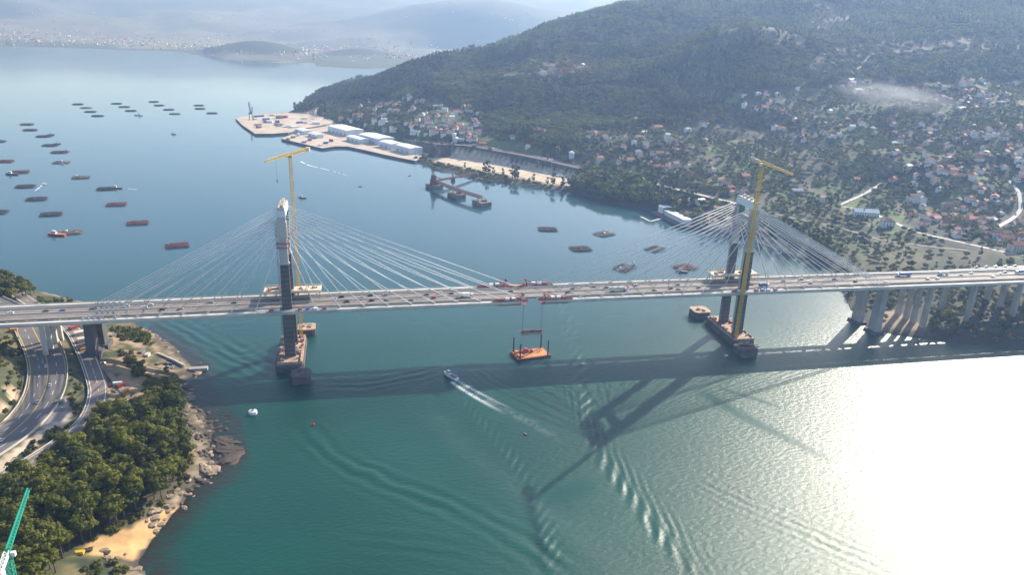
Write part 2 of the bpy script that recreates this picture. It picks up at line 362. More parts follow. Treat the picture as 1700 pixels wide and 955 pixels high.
def level(X, Y, Z, roads, s):
    Z = Z.copy()
    for P, hw in roads:
        m = (X > P[:, 0].min()-40) & (X < P[:, 0].max()+40) & (Y > P[:, 1].min()-40) & (Y < P[:, 1].max()+40)
        x, y = X[m], Y[m]
        if not len(x): continue
        best = np.full(len(x), 1e9); zz = np.zeros(len(x))
        for p in P:
            d = np.hypot(x-p[0], y-p[1]); k = d < best; best = np.where(k, d, best); zz = np.where(k, p[2], zz)
        wgt = 1-smooth(hw+s*.8, hw+s*.8+max(8, 2*s), best); Z[m] = Z[m]*(1-wgt)+(zz-.45)*wgt
    return Z
ZL = level(XL, YL, ZL, ROADS_L, LS); ZR = level(XR, YR, ZR, ROADS_R, GS)

# --- ground colours
def mixc(a, b, t): return a+(np.array(b)-a)*t[..., None]
U, V = pix(XR, YR, ZR)
C = np.zeros(XR.shape+(3,))+np.array((.040, .050, .026))
C = mixc(C, (.085, .075, .045), smooth(.45, .62, fbm(XR, YR, 60, 41)))
village = inpoly(U, V, [(560, 170), (740, 165), (800, 215), (960, 262), (960, 215), (1130, 205), (1225, 150), (1420, 140), (1720, 130), (1900, 100), (1900, 470), (1700, 450), (1420, 445), (1280, 380), (1180, 320), (960, 280), (700, 245), (600, 228), (530, 200)])
patch = np.floor(vnoise(XR*1.0+YR*.25, YR*1.3-XR*.2, 38, 51)*9)/9
fields = village & (fbm(XR, YR, 90, 52, 3) > .44)
fc = 1.1*np.where(patch[..., None] < .38, np.array((.058, .095, .022)), np.where(patch[..., None] < .52, np.array((.115, .16, .036)), np.where(patch[..., None] < .62, np.array((.12, .09, .06)), np.array((.04, .055, .022)))))
C = np.where(fields[..., None], fc, C)
for poly, col in [([(1340, 0), (1440, -10), (1400, 45), (1350, 52)], (.060, .046, .040)), ([(1255, 42), (1320, 46), (1345, 80), (1300, 92), (1268, 80)], (.08, .075, .068)),
                  ([(1440, 75), (1560, 66), (1700, 60), (1700, 84), (1560, 90), (1470, 100)], (.13, .10, .065)), ([(930, 92), (985, 92), (1000, 110), (900, 128), (850, 118)], (.15, .11, .06)),
                  ([(1560, 300), (1460, 300), (1490, 330), (1440, 345)], (.17, .11, .08)), ([(1330, 95), (1440, 70), (1450, 90), (1350, 118)], (.13, .14, .06)),
                  ([(1440, 415), (1560, 405), (1620, 430), (1520, 445), (1420, 440)], (.13, .125, .055)), ([(800, 228), (905, 250), (890, 262), (800, 245)], (.12, .18, .05))]:
    C = mixc(C, col, inpoly(U, V, poly)*smooth(.30, .5, fbm(XR, YR, 40, 61)))
cut = inpoly(U, V, [(640, 240), (700, 238), (760, 243), (830, 253), (900, 266), (970, 281), (1010, 296), (965, 295), (890, 280), (820, 267), (755, 258), (690, 256)])
C = mixc(C, (.085, .065, .055), cut*1.)
C = mixc(C, (.64, .50, .36), (dl < 3)*1.)
beach = inpoly(U, V, [(1250, 392), (1300, 396), (1340, 425), (1320, 432), (1270, 418)])
C = mixc(C, (.60, .47, .32), beach*1.); C = mixc(C, (.36, .26, .18), inpoly(U, V, [(1455, 515), (1490, 515), (1540, 545), (1535, 558), (1480, 556), (1450, 546)])*smooth(.25, .45, fbm(XR, YR, 20, 71)))
C = mixc(C, (.055, .05, .036), smooth(16, 6, dR)*(~beach))
C = mixc(C, (.36, .27, .20), inpoly(U, V, [(1185, 335), (1215, 345), (1225, 390), (1180, 392), (1160, 375)])*.7)
GROUND = mat('hillside_ground', (1.05, 1.05, 1.05), .95, .0, .12, col2=(.62, .62, .62), attr='ground', bump=.15)
tag(gridmesh('hillside', XR, YR, ZR, GROUND, C, keep=ZR > -3), kind='structure')

U, V = pix(XL, YL, ZL)
C = np.zeros(XL.shape+(3,))+np.array((.075, .078, .034))
C = mixc(C, (.16, .135, .055), smooth(.42, .6, fbm(XL, YL, 18, 81)))
C = mixc(C, (.045, .06, .022), smooth(.52, .66, fbm(XL, YL, 11, 85)))
dirt = inpoly(U, V, [(180, 552), (240, 556), (280, 590), (310, 612), (300, 640), (250, 640), (235, 690), (195, 700), (170, 640), (150, 590)])
C = mixc(C, (.36, .255, .145), dirt*smooth(.36, .5, fbm(XL, YL, 9, 91)))
pale = inpoly(U, V, [(0, 762), (40, 735), (80, 706), (110, 693), (112, 702), (60, 745), (0, 790), (-60, 820), (-60, 790)])
C = mixc(C, (.62, .50, .38), pale*1.); C = mixc(C, (.30, .26, .24), inpoly(U, V, [(85, 675), (112, 655), (118, 690), (90, 705), (60, 715)])*1.)
C = mixc(C, (.50, .36, .24), inpoly(U, V, [(0, 660), (25, 640), (32, 660), (10, 690), (0, 700)])*smooth(.4, .5, fbm(XL, YL, 9, 95)))
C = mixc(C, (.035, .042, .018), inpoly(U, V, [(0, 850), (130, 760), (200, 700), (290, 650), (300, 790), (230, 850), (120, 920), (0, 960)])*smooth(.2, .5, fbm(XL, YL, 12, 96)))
rocky = smooth(11, 3, dL+(fbm(XL, YL, 10, 97)-.5)*14)
C = mixc(C, (.085, .068, .045), smooth(16, 6, dL+(fbm(XL, YL, 8, 197)-.5)*14)); C = mixc(C, (.38, .29, .19), rocky*smooth(.42, .56, fbm(XL, YL, 7, 99))); C = mixc(C, (.085, .065, .05), smooth(1.4, .3, ZL+(fbm(XL, YL, 6, 98)-.5)*1.6))
beachL = inpoly(U, V, [(140, 905), (175, 890), (215, 880), (240, 862), (300, 838), (262, 886), (236, 915), (225, 935), (185, 925), (150, 918)])
C = mixc(C, (.66, .40, .17), beachL*1.)
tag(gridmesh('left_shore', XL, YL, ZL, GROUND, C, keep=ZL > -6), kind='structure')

# --- the far side of the bay
SHORE_F = [tuple(at(u, v)[:2]) for u, v in [(-500, 56), (-200, 68), (0, 76), (130, 80), (270, 84), (330, 88), (372, 97), (436, 99), (470, 101), (432, 104), (520, 104), (522, 110), (600, 114), (660, 112)]]+[(900, 3300), (3000, 4200), (26000, 6000), (26000, 26000), (-26000, 26000), (-26000, 7000)]
cf = [tuple(at(u, v, z)) for u, v, z in [(-300, 62, 6), (0, 70, 5), (0, 58, 20), (0, 40, 75), (0, 22, 140), (200, 76, 5), (200, 55, 35), (200, 35, 90), (200, 15, 205), (300, 82, 4), (400, 68, 30), (400, 40, 120), (330, 60, 40), (500, 90, 8), (500, 60, 60), (560, 100, 8), (600, 85, 25), (600, 55, 110), (700, 92, 22), (700, 60, 100), (800, 75, 40), (800, 50, 165), (900, 60, 90)]]
D = lambda az, r, z: (CAM[0]+r*math.sin(az), CAM[1]+r*math.cos(az), z)
for a in np.linspace(-1.0, 1.1, 14):
    cf += [D(a, 8600, 260+60*math.sin(a*7)), D(a, 11000, 560+90*math.sin(a*5+1)), D(a, 14000, 900+110*math.sin(a*6)), D(a, 18000, 1000)]
rbfF = RBF(cf)
aa, rr = np.meshgrid(np.linspace(-.95, 1.15, 300), np.geomspace(3100, 18000, 150)); XF = CAM[0]+rr*np.sin(aa); YF = CAM[1]+rr*np.cos(aa)
dF = polydist(XF, YF, SHORE_F, True); dF = np.where(inpoly(XF, YF, SHORE_F), dF, -dF)
def HF(x, y, d):
    z = rbfF(x, y)+smooth(300, 2500, d)*((fbm(x, y, 1500, 111)-.5)*190+(fbm(x, y, 420, 115)-.5)*60)
    for (u, v, hh, rx, ry) in [(425, 92, 84, 300, 260), (600, 96, 55, 260, 200), (475, 70, 40, 260, 200)]:
        c = at(u, v, 0); z = np.maximum(z, hh*np.exp(-((x-c[0])/rx)**2-((y-c[1]-120)/ry)**2))
    z = np.maximum(z, 2.5)
    return np.where(d < 0, -3, z*smooth(-5, 60, d))
ZF = HF(XF, YF, dF)
C = np.zeros(XF.shape+(3,))+np.array((.045, .06, .035)); C = mixc(C, (.15, .15, .09), smooth(.46, .6, fbm(XF, YF, 700, 121))*smooth(250, 60, ZF-40))
C = mixc(C, (.13, .115, .09), smooth(.5, .65, fbm(XF, YF, 900, 125)))
for (u, v, rx) in [(425, 92, 300), (600, 96, 280)]:
    c = at(u, v, 0); C = mixc(C, (.022, .034, .02), np.exp(-((XF-c[0])/rx)**2-((YF-c[1]-120)/rx)**2) > .35)
tag(gridmesh('far_hills', XF, YF, ZF, mat('far_ground', (1.1, 1.1, 1.1), .95, 0, .004, col2=(.55, .55, .55), attr='ground'), C, keep=ZF > -2), kind='structure')

# ================================================================== WATER
def axis(a, b, s, lo, hi):
    c = list(np.arange(a, b, s)); st = s; x = c[0]; L = []
    while x > lo: st *= 1.25; x -= st; L.append(x)
    st = s; x = c[-1]; Rr = []
    while x < hi: st *= 1.25; x += st; Rr.append(x)
    return np.array(L[::-1]+c+Rr)
ax_, ay_ = axis(-330, 470, 1.5, -30000, 30000), axis(-330, 150, 1.5, -3000, 30000)
XW, YW = np.meshgrid(ax_, ay_); ZW = np.zeros(XW.shape); FO = np.zeros(XW.shape); CALM = np.zeros(XW.shape)
near = (XW > -330) & (XW < 470) & (YW > -330) & (YW < 150); xw, yw = XW[near], YW[near]; zw = np.zeros(xw.shape); fo = np.zeros(xw.shape); ca = np.zeros(xw.shape)
def wpath(L): return spline([at(u, v) for u, v in L], 8.)
def train(L, wl, ang, amp, width, off=0.):
    """short crests standing in echelon along a path (ang: crest tilt), or long crests (ang = 90)"""
    global zw
    S, Dd, T = pathcoord(xw, yw, wpath(L)); a = R(ang); wob = (vnoise(xw, yw, 14, 201)-.5)*2
    ph = 2*math.pi*(S*math.cos(a)+Dd*math.sin(a))/wl+wob*1.3
    env = np.exp(-((Dd-off)/width)**2)*smooth(0, 12, S)*smooth(0, 25, T-S+5)*(.4+1.1*vnoise(xw, yw, 22, 202))
    zw = zw+amp*env*np.cos(ph)
train([(870, 420), (905, 445), (930, 500), (950, 560), (965, 610), (975, 680), (990, 745), (1055, 835), (1105, 900), (1165, 965)], 8.5, 58, .40, 4.6)
train([(940, 640), (985, 715), (1040, 790), (1100, 860), (1150, 925), (1190, 965)], 5.0, 76, .15, 8)
train([(765, 655), (800, 700), (845, 755), (880, 805), (905, 870), (925, 960)], 6, 52, .24, 4.5)
train([(500, 700), (560, 760), (640, 800), (740, 840), (840, 890), (940, 965)], 11, 90, .28, 13)
train([(560, 900), (680, 905), (800, 930), (900, 965)], 10, 90, .12, 14)
train([(270, 528), (330, 560), (390, 595), (450, 625)], 10, 90, .18, 22)
train([(440, 560), (400, 585), (350, 545), (420, 535)], 13, 90, .10, 25)
train([(520, 640), (600, 640), (680, 625), (740, 612)], 9, 90, .14, 13)
train([(790, 612), (830, 640), (880, 650), (960, 655)], 7, 90, .12, 9)
train([(150, 470), (220, 490), (330, 470), (480, 460)], 14, 90, .12, 30)
train([(1150, 800), (1250, 850), (1350, 890), (1500, 960)], 7, 90, .14, 12)
# the workboat's white trail: two foam edges over churned water
BOAT = at(748, 627); TRAIL = wpath([(752, 632), (790, 655), (830, 676), (865, 694), (930, 730)])
S, Dd, T = pathcoord(xw, yw, TRAIL)
edge = 2.6+S*.03; brk = fbm(xw, yw, 5, 211, 3)
f1 = .7*np.exp(-((Dd-edge)/(.8+S*.006))**2)+np.exp(-((Dd+edge)/(1.0+S*.006))**2)
core = smooth(edge+1, edge-2, np.abs(Dd))*(.16+.5*smooth(22, 0, S))
fo = np.maximum(fo, (f1*smooth(.28, .55, brk+.18)+core*smooth(.42, .62, brk))*smooth(72, 22, S)*smooth(0, 3, S))
fo = np.maximum(fo, .10*np.exp(-(Dd/4)**2)*smooth(.35, .65, fbm(xw, yw, 3, 218, 2))*smooth(40, 70, S)*smooth(150, 70, S))
zw = zw+core*(fbm(xw, yw, 4, 215, 2)-.5)*.7*smooth(120, 40, S)
# an older, dissolving wake and a smooth slick
S, Dd, T = pathcoord(xw, yw, wpath([(720, 690), (790, 760), (880, 830), (960, 890), (1060, 960)]))
fo = np.maximum(fo, .02*np.exp(-(Dd/8)**2)*(.5+.5*smooth(.35, .7, fbm(xw, yw, 5, 221))))
for L, wd in (([(1150, 640), (1230, 690), (1330, 740), (1440, 800)], 6), ([(1010, 815), (960, 810), (880, 850)], 8), ([(1180, 640), (1260, 665), (1330, 690)], 2.5)):
    S, Dd, T = pathcoord(xw, yw, wpath(L)); ca = np.maximum(ca, .55*np.exp(-(Dd/wd)**2)*smooth(0, 20, S)*smooth(0, 30, T-S))
ZW[near] = zw*smooth(0, 12, np.minimum(np.minimum(xw+330, 470-xw), np.minimum(yw+330, 150-yw))); FO[near] = fo; CALM[near] = ca
dsh = polydist(XW[near], YW[near], SHORE_L, True); SH = np.zeros(XW.shape)
reef = [tuple(at(u, v)[:2]) for u, v in [(235, 545), (262, 548), (340, 595), (352, 640), (400, 700), (415, 760), (380, 800), (310, 850), (245, 960), (225, 940), (300, 820), (345, 700), (318, 610)]]
SH[near] = np.maximum(smooth(26, 2, dsh), inpoly(xw, yw, reef)*.8)*smooth(.15, .55, fbm(xw, yw, 16, 231)+.15)
SH = np.where(XW > -150, 0, SH)
wm = bpy.data.materials.new('sea_water'); wm.use_nodes = True; n = wm.node_tree.nodes; l = wm.node_tree.links; b = n['Principled BSDF']
b.inputs['IOR'].default_value = 1.333; b.subsurface_method = 'BURLEY'; b.inputs['Subsurface Weight'].default_value = 1; b.inputs['Subsurface Radius'].default_value = (.5, 1, .9); b.inputs['Subsurface Scale'].default_value = 6.0
def attrn(k): a = n.new('ShaderNodeAttribute'); a.attribute_name = k; return a.outputs['Fac']
tc = n.new('ShaderNodeTexCoord')
def noise(sc, det, str_=None, rough=.5):
    q = n.new('ShaderNodeTexNoise'); q.inputs['Scale'].default_value = 1; q.inputs['Detail'].default_value = det; q.inputs['Roughness'].default_value = rough
    mp = n.new('ShaderNodeMapping'); mp.inputs['Scale'].default_value = sc if isinstance(sc, tuple) else (sc,)*3; mp.inputs['Rotation'].default_value = (0, 0, str_ or 0)
    l.new(tc.outputs['Object'], mp.inputs[0]); l.new(mp.outputs[0], q.inputs['Vector']); return q.outputs[0]
def mixn(f, a, c):
    m = n.new('ShaderNodeMix'); m.data_type = 'RGBA'; l.new(f, m.inputs[0])
    for k, s in ((6, a), (7, c)):
        if isinstance(s, tuple): m.inputs[k].default_value = (*s, 1)
        else: l.new(s, m.inputs[k])
    return m.outputs[2]
def maprange(x, a, c, d, e):
    m = n.new('ShaderNodeMapRange'); l.new(x, m.inputs[0])
    for k, s in enumerate((a, c, d, e)): m.inputs[k+1].default_value = s
    return m.outputs[0]
def mul(x, y):
    m = n.new('ShaderNodeMath'); m.operation = 'MULTIPLY'
    for k, s in enumerate((x, y)):
        if isinstance(s, (int, float)): m.inputs[k].default_value = s
        else: l.new(s, m.inputs[k])
    return m.outputs[0]
big = noise((.006, .011, 1), 4, .5)
colr = mixn(maprange(big, .35, .65, 0, 1), (.003, .050, .036), (.005, .066, .047))
sx = n.new('ShaderNodeSeparateXYZ'); l.new(tc.outputs['Object'], sx.inputs[0])
colr = mixn(maprange(sx.outputs[1], -60, 330, 0, 1), colr, (.028, .078, .092))      # inner bay: sky reflection at grazing view put into the base colour
colr = mixn(mul(attrn('shallow'), maprange(noise(.22, 5), .3, .6, .45, 1.0)), colr, (.030, .022, .017))
colr = mixn(mul(attrn('foam'), 1.), colr, (.80, .80, .78)); l.new(colr, b.inputs['Base Color'])
slick = noise((.0035, .0014, 1), 3, -.35)
shelter = maprange(sx.outputs[1], -60, 420, 1, .26)   # the inner bay lies calmer
rg = mul(maprange(slick, .40, .62, .30, .375), shelter); rr_ = n.new('ShaderNodeMath'); rr_.operation = 'MULTIPLY_ADD'; l.new(attrn('calm'), rr_.inputs[0]); rr_.inputs[1].default_value = -.10; l.new(rg, rr_.inputs[2])
l.new(rr_.outputs[0], b.inputs['Roughness'])
h1 = noise((.22, .42, 1), 3, .6); h2 = noise((1.3, 2.0, 1), 3, .3, .7)
ad = n.new('ShaderNodeMath'); ad.operation = 'MULTIPLY_ADD'; l.new(h2, ad.inputs[0]); ad.inputs[1].default_value = .42; l.new(h1, ad.inputs[2])
inv = n.new('ShaderNodeMath'); inv.operation = 'SUBTRACT'; inv.inputs[0].default_value = 1.0; l.new(attrn('calm'), inv.inputs[1])
bp = n.new('ShaderNodeBump'); bp.inputs['Distance'].default_value = .55; l.new(mul(mul(inv.outputs[0], .6), mul(shelter, mul(shelter, shelter))), bp.inputs['Strength']); l.new(ad.outputs[0], bp.inputs['Height']); l.new(bp.outputs[0], b.inputs['Normal'])
tag(gridmesh('water', XW, YW, ZW, wm, attrs={'foam': np.clip(FO, 0, 1), 'calm': CALM, 'shallow': SH}), kind='structure')

# ================================================================== ROADS
def ribbon(name, P, off, width, m, dz=0., parent=None, dash=None, thick=.5):
    """a strip along a centre line, shifted sideways by off"""
    T = np.gradient(P[:, :2], axis=0); T /= np.linalg.norm(T, axis=1)[:, None]+1e-9; Nn = np.c_[T[:, 1], -T[:, 0]]; mb = MB(); s = 0
    for k in range(len(P)-1):
        L = np.linalg.norm(P[k+1, :2]-P[k, :2]); s += L
        if dash and (s % (dash*2)) < dash: continue
        V = []
        for dzz in (-thick, 0):
            for j, sg in ((k, -1), (k, 1), (k+1, 1), (k+1, -1)):
                q = P[j, :2]+Nn[j]*(off+sg*width/2); V.append((q[0], q[1], P[j, 2]+dz+dzz))
        mb._add(V, [(4, 5, 6, 7)]+([(0, 1, 5, 4), (2, 3, 7, 6)] if thick > .1 else [])+([(1, 2, 6, 5), (3, 0, 4, 7)]))
    # right-hand side of travel is positive
    return mb.build(name, m, parent)
def road(name, P, width, m): return tag(ribbon(name, P, 0, width, m, .05), kind='structure')
hw = road('highway', HWAY, 24, ASPH)
for o, m in ((-11, YLINE), (11, YLINE), (0, YLINE)): ribbon('edge_line', HWAY, o, .55, m, .056, hw, thick=.005)
for o in (-5.5, 5.5): ribbon('lane_line', HWAY, o, .35, WLINE, .056, hw, dash=8, thick=.005)
rp = road('ramp_road', RAMP, 11.5, ASPH_OLD); ribbon('edge_line', RAMP, -4.6, .4, WLINE, .056, rp, thick=.005); ribbon('edge_line', RAMP, 4.6, .4, WLINE, .056, rp, thick=.005); ribbon('lane_line', RAMP, 0, .3, WLINE, .056, rp, dash=8, thick=.005)
road('yard_track', YARDROAD, 4.2, mat('yard_dirt', (.30, .225, .15), .95, .2, .2))
def wallalong(name, P, off, w_, h_, m, label, cat):
    T = np.gradient(P[:, :2], axis=0); T /= np.linalg.norm(T, axis=1)[:, None]+1e-9; Nn = np.c_[T[:, 1], -T[:, 0]]; mb = MB()
    Q = [(*(P[k, :2]+Nn[k]*off), P[k, 2]) for k in range(len(P))]
    for a, c in zip(Q[:-1], Q[1:]): mb.beam((a[0], a[1], a[2]+h_/2-.2), (c[0], c[1], c[2]+h_/2-.2), w_, h_)
    return tag(mb.build(name, m), label, cat)
wallalong('concrete_barrier', HWAY, -12.4, .5, 1.3, CONC_PALE, 'pale concrete barrier on the seaward side of the curving highway', 'barrier')
wallalong('concrete_barrier', HWAY, 12.4, .5, 1.1, CONC_PALE, 'pale concrete barrier on the hill side of the curving highway', 'barrier')
wallalong('concrete_barrier', RAMP, 6.2, .45, 1.0, CONC_PALE, 'low pale parapet between the ramp road and the highway verge', 'barrier')
road('coast_road', COAST, 11, CONC); rl = road('railway', RAIL, 7, mat('ballast', (.20, .165, .15), .95, .1, .3)); 
for o in (-.72, .72): ribbon('rail', RAIL, o, .16, STEEL, .12, rl, thick=.1)
road('village_road', VILLAGE, 8, CONC); road('village_lane', LANE, 5.5, CONC_PALE); road('village_lane', LANE2, 5.5, CONC_PALE); road('forest_track', TRACK, 4.5, mat('track_dirt', (.42, .33, .23), .95, .1, .3)); road('spur_road', SPUR, 7, CONC_PALE)

# ================================================================== THE BRIDGE
def zd(x): return 49.04+.355*x/100-1.256*(x/400)**2 if x < 400 else 49.2+(x-400)*-.001
BR = thing('cable_stayed_bridge', 'long cable-stayed motorway bridge with two tall portal pylons crossing the strait', 'bridge')
def sweep(name, xs, prof, m, parent=BR, prof2=None):
    """extrude a closed y-z profile along the deck line"""
    mb = MB(); n_ = len(prof); V = []; Fs = []
    for k, x in enumerate(xs):
        for (y, z) in prof: V.append((x, y, zd(x)+z))
    for k in range(len(xs)-1):
        for j in range(n_): a = k*n_+j; c = k*n_+(j+1) % n_; Fs.append((a, c, c+n_, a+n_))
    Fs.append(tuple(range(n_-1, -1, -1))); Fs.append(tuple((len(xs)-1)*n_+j for j in range(n_)))
    mb._add(V, Fs); return mb.build(name, m, parent)
XS = lambda a, c: [a+(c-a)*k/max(1, int(abs(c-a)/20)) for k in range(max(1, int(abs(c-a)/20))+1)]
XA, XB = -640, 900
deck = sweep('road_deck', XS(XA, XB), [(-11.8, 0), (-11.8, -.7), (-7, -2.6), (7, -2.6), (11.8, -.7), (11.8, 0)], ASPH_OLD)
for y in (-11.5, 11.5): sweep('kerb_barrier', XS(XA, XB), [(y-.22, .95), (y-.22, .004), (y+.22, .004), (y+.22, .95)], CONC_PALE, deck)
sweep('median_barrier', XS(XA, XB), [(-.3, .9), (-.3, .004), (.3, .004), (.3, .9)], CONC_PALE, deck)
for y in (-10.2, -1.6, 1.6, 10.2): sweep('edge_line', XS(XA, XB), [(y-.12, .010), (y-.12, .004), (y+.12, .004), (y+.12, .010)], WLINE, deck)
for y in (-5.9, 5.9):
    mb = MB()
    for x in np.arange(XA+4, XB-8, 13.): mb.beam((x, y, zd(x)+.007), (x+5, y, zd(x+5)+.007), .18, .006)
    mb.build('lane_line', WLINE, deck)['kind'] = 'stuff'
GAP = {-1: (-9., 12.), 1: (-16., 4.)}
LIFTED = mat('fresh_white_concrete', (.66, .60, .52), .8, .12, .08)
for sgn in (-1, 1):
    g0, g1 = GAP[sgn]
    for a, c in ((XA, g0), (g1, XB)):
        y0, y1 = 16.2*sgn, 21.2*sgn
        pr = [(y1, .05), (y1, -1.1), (y1-.8*sgn, -2.6), (y0, -2.6), (y0, .05)]
        if sgn > 0: pr = pr[::-1]
        wd_ = sweep('widening_deck', XS(a, c), pr, LIFTED)
        sweep('parapet', XS(a, c), [(y1-.01*sgn, .6), (y1-.01*sgn, .054), (y1-.3*sgn, .054), (y1-.3*sgn, .6)][::-sgn], LIFTED, wd_)
        sweep('inner_kerb', XS(a, c), [(y0+.3*sgn, .55), (y0+.3*sgn, .054), (y0+.02*sgn, .054), (y0+.02*sgn, .55)][::-sgn], CONC, wd_)
    strut = MB().box((0, 0, -1.6), (2.6, 4.36, .9)).mesh('deck_strut', CONC)
    for x in np.arange(-600, 880, 20.):
        if min(abs(x-200), abs(x+200)) < 8 or g0-4 < x < g1+4: continue
        o = link('deck_strut', strut, BR, (x, 14.0*sgn, zd(x)))
# the slip road fanning out on the far side of the right-hand viaduct
mb = MB()
xs = np.linspace(420, 900, 25)
for k in range(len(xs)-1):
    f = lambda x: 21.25+min(11, (x-420)*.05)
    a, c = xs[k], xs[k+1]; V = [(a, 21.22, zd(a)-1.4), (c, 21.22, zd(c)-1.4), (c, f(c), zd(c)-1.4), (a, f(a), zd(a)-1.4), (a, 21.22, zd(a)+.1), (c, 21.22, zd(c)+.1), (c, f(c), zd(c)+.1), (a, f(a), zd(a)+.1)]; mb._add(V, MB.BF)
mb.build('slip_road_deck', CONC_PALE, BR)

# pylons
LEGUP = mat('pale_leg_concrete', (.50, .48, .48), .85, .1, .1)
def pylon(x0, lab):
    p = thing('pylon', None, None); p.parent = BR; tag(p, lab)
    for sgn in (-1, 1):
        y = 14.0*sgn; zs = zd(x0)
        lm = MB().box((x0, y, 7), (8.6, 3.5, 80), top=(.76, .94)).build('leg', CONC_DK, p)
        MB().box((x0, y, 87.004), (6.5, 3.35, 44), top=(.86, .94)).build('leg_upper', LEGUP, p)
        rib = MB()
        for z in np.arange(10, 86, 4.):
            wv = 8.6*(1-.24*(z-7)/80)+.06; rib.box((x0, y, z), (wv, 3.56, .12))
        rib.build('pour_joint', CONC, lm)['kind'] = 'stuff'
        # formwork collar with red walkways and boards on the upper leg
        c = MB(); c.box((x0, y, 103), (9.2, 6.2, .3)); c.box((x0, y, 99.5), (8.8, 5.8, .25))
        for i in (-1, 1):
            for j in (-1, 1): c.beam((x0+i*4.4, y+j*2.9, 99.5), (x0+i*4.4, y+j*2.9, 104.4), .18)
            c.beam((x0-4.5, y+i*2.95, 104.3), (x0+4.5, y+i*2.95, 104.3), .15); c.beam((x0+i*4.5, y-2.95, 104.3), (x0+i*4.5, y+2.95, 104.3), .15)
        c.build('work_collar', RED, p)
        b2 = MB(); b2.box((x0, y, 108), (7.0, 3.7, 12)); b2.build('cladding', CONC_PALE, p); MB().box((x0, y, 86.0), (8.0, 4.6, 1.4)).build('joint_collar', CONC_PALE, p)
        l_ = MB(); l_.lattice((x0-4.9, y-1.2*sgn, 8), (x0-4.6, y-1.2*sgn, 120), 1.1, 2.2, .12); l_.build('stair_tower', STEEL, p)
    MB().box((x0, 0, 124.2), (6.4, 31.6, 5.2)).box((x0, 0, 129.404), (5.2, 29, 1.6)).build('top_beam', WHITE, p)
    MB().box((x0, 0, 112.5), (3.6, 24.4, 3.4)).build('upper_beam', CONC, p)
    MB().box((x0, 0, zs-8.2), (6.2, 24.4, 4.6)).build('lower_beam', CONC_DK, p)
    tp = MB()
    for i in (-1, 1): tp.beam((x0+i*2.4, -14.4, 132.2), (x0+i*2.4, 14.4, 132.2), .15); 
    for yy in np.arange(-14.4, 14.5, 2.4): tp.beam((x0-2.4, yy, 131.0), (x0-2.4, yy, 132.2), .12); tp.beam((x0+2.4, yy, 131), (x0+2.4, yy, 132.2), .12)
    tp.build('railing', RED, p)
    tb = MB()
    for yy, d in ((-11, 2.2), (-4, 1.6), (3, 2.6), (9.5, 1.8)): tb.box((x0+.4, yy, 131.01), (2.4, d, 1.5+d*.3), mi=0)
    tb.build('site_box', TARP, p)
    n1 = MB(); n1.box((x0+1.2, 11.2, 114.2), (4.6, 1.2, 9.6)); n1.build('safety_net', mat('green_net', (.03, .22, .17), .9, .1, .4), p)
    # boarded shelter over the far carriageway and the scaffold at the near leg
    zs += .1
    sh = MB(); sh.box((x0+3, 13.4, zs+6.4), (46, 16, .7)); sh.box((x0+3, 5.6, zs+7.12), (46, .25, 1.0)); sh.box((x0+3, 21.2, zs+7.12), (46, .25, 1.0)); s_ = sh.build('shelter_roof', TARP, p)
    po = MB()
    for xx in np.arange(-19, 26, 8.7):
        for yy in (6.0, 11.0, 17.0, 20.6): po.beam((x0+xx, yy, zs), (x0+xx, yy, zs+6.4), .35)
    po.build('shelter_post', STEEL, s_)['kind'] = 'stuff'
    cl = MB(); rs = random.Random(x0)
    for k in range(26): cl.box((x0+4+rs.uniform(-21, 20), rs.uniform(7, 20), zs+7.11), (rs.uniform(1, 5), rs.uniform(.5, 2.2), rs.uniform(.3, 1.5)), rs.uniform(0, 3), mi=k % 3)
    cl.build('stacked_formwork', [RED, WOODB, STEEL], s_)
    sc_ = MB(); z9 = zd(x0)-3.2
    sc_.box((x0+8, -18.2, z9+3.3), (62, 7.4, .35)); 
    for xx in np.arange(-22, 40, 4.): sc_.beam((x0+xx, -21.7, z9+3.4), (x0+xx, -21.7, z9+4.9), .12)
    sc_.beam((x0-22, -21.7, z9+4.9), (x0+38, -21.7, z9+4.9), .15); sc_.build('edge_scaffold', STEEL, p)
    for k, (dx, m_) in enumerate(((-12, RED), (-7, WHITE), (10, RED), (16, BLUE), (22, WHITE), (29, RED))): MB().box((x0+dx, -18.6, z9+3.66), (3.2, 2.4, 1.6)).build('site_container', m_, p)
    # foundation block
    cap = MB(); cap.prism([(x0-11, -27), (x0-7, -32), (x0+7, -32), (x0+11, -27), (x0+11, 27), (x0+7, 32), (x0-7, 32), (x0-11, 27)], -4, 5.2).build('pile_cap', CONC_DK, p); MB().box((x0, 0, 5.204), (20, 56, 1.8)).build('cap_platform', mat('ochre_planking', (.46, .31, .21), .9, .2, .15), p)
    ft = MB()
    for k in range(30): ft.box((x0+rs.choice((-1, 1))*rs.uniform(4.8, 8.4), rs.uniform(-24, 24), 7.01), (rs.uniform(.8, 3), rs.uniform(.8, 3.5), rs.uniform(.6, 2.4)), rs.uniform(0, 3), mi=k % 4)
    ft.build('stacked_material', [RED, TARP, WOODB, STEEL], p)
    fl = MB(); fl.box((x0-8.2, 0, 7.01), (.2, 52, 1.2)); fl.box((x0+8.2, 0, 7.01), (.2, 52, 1.2)); fl.build('cap_railing', RED, p)
pylon(-200, 'pylon nearer the rocky wooded shore, seen almost edge on'); pylon(200, 'pylon nearer the hillside villages, both legs showing')

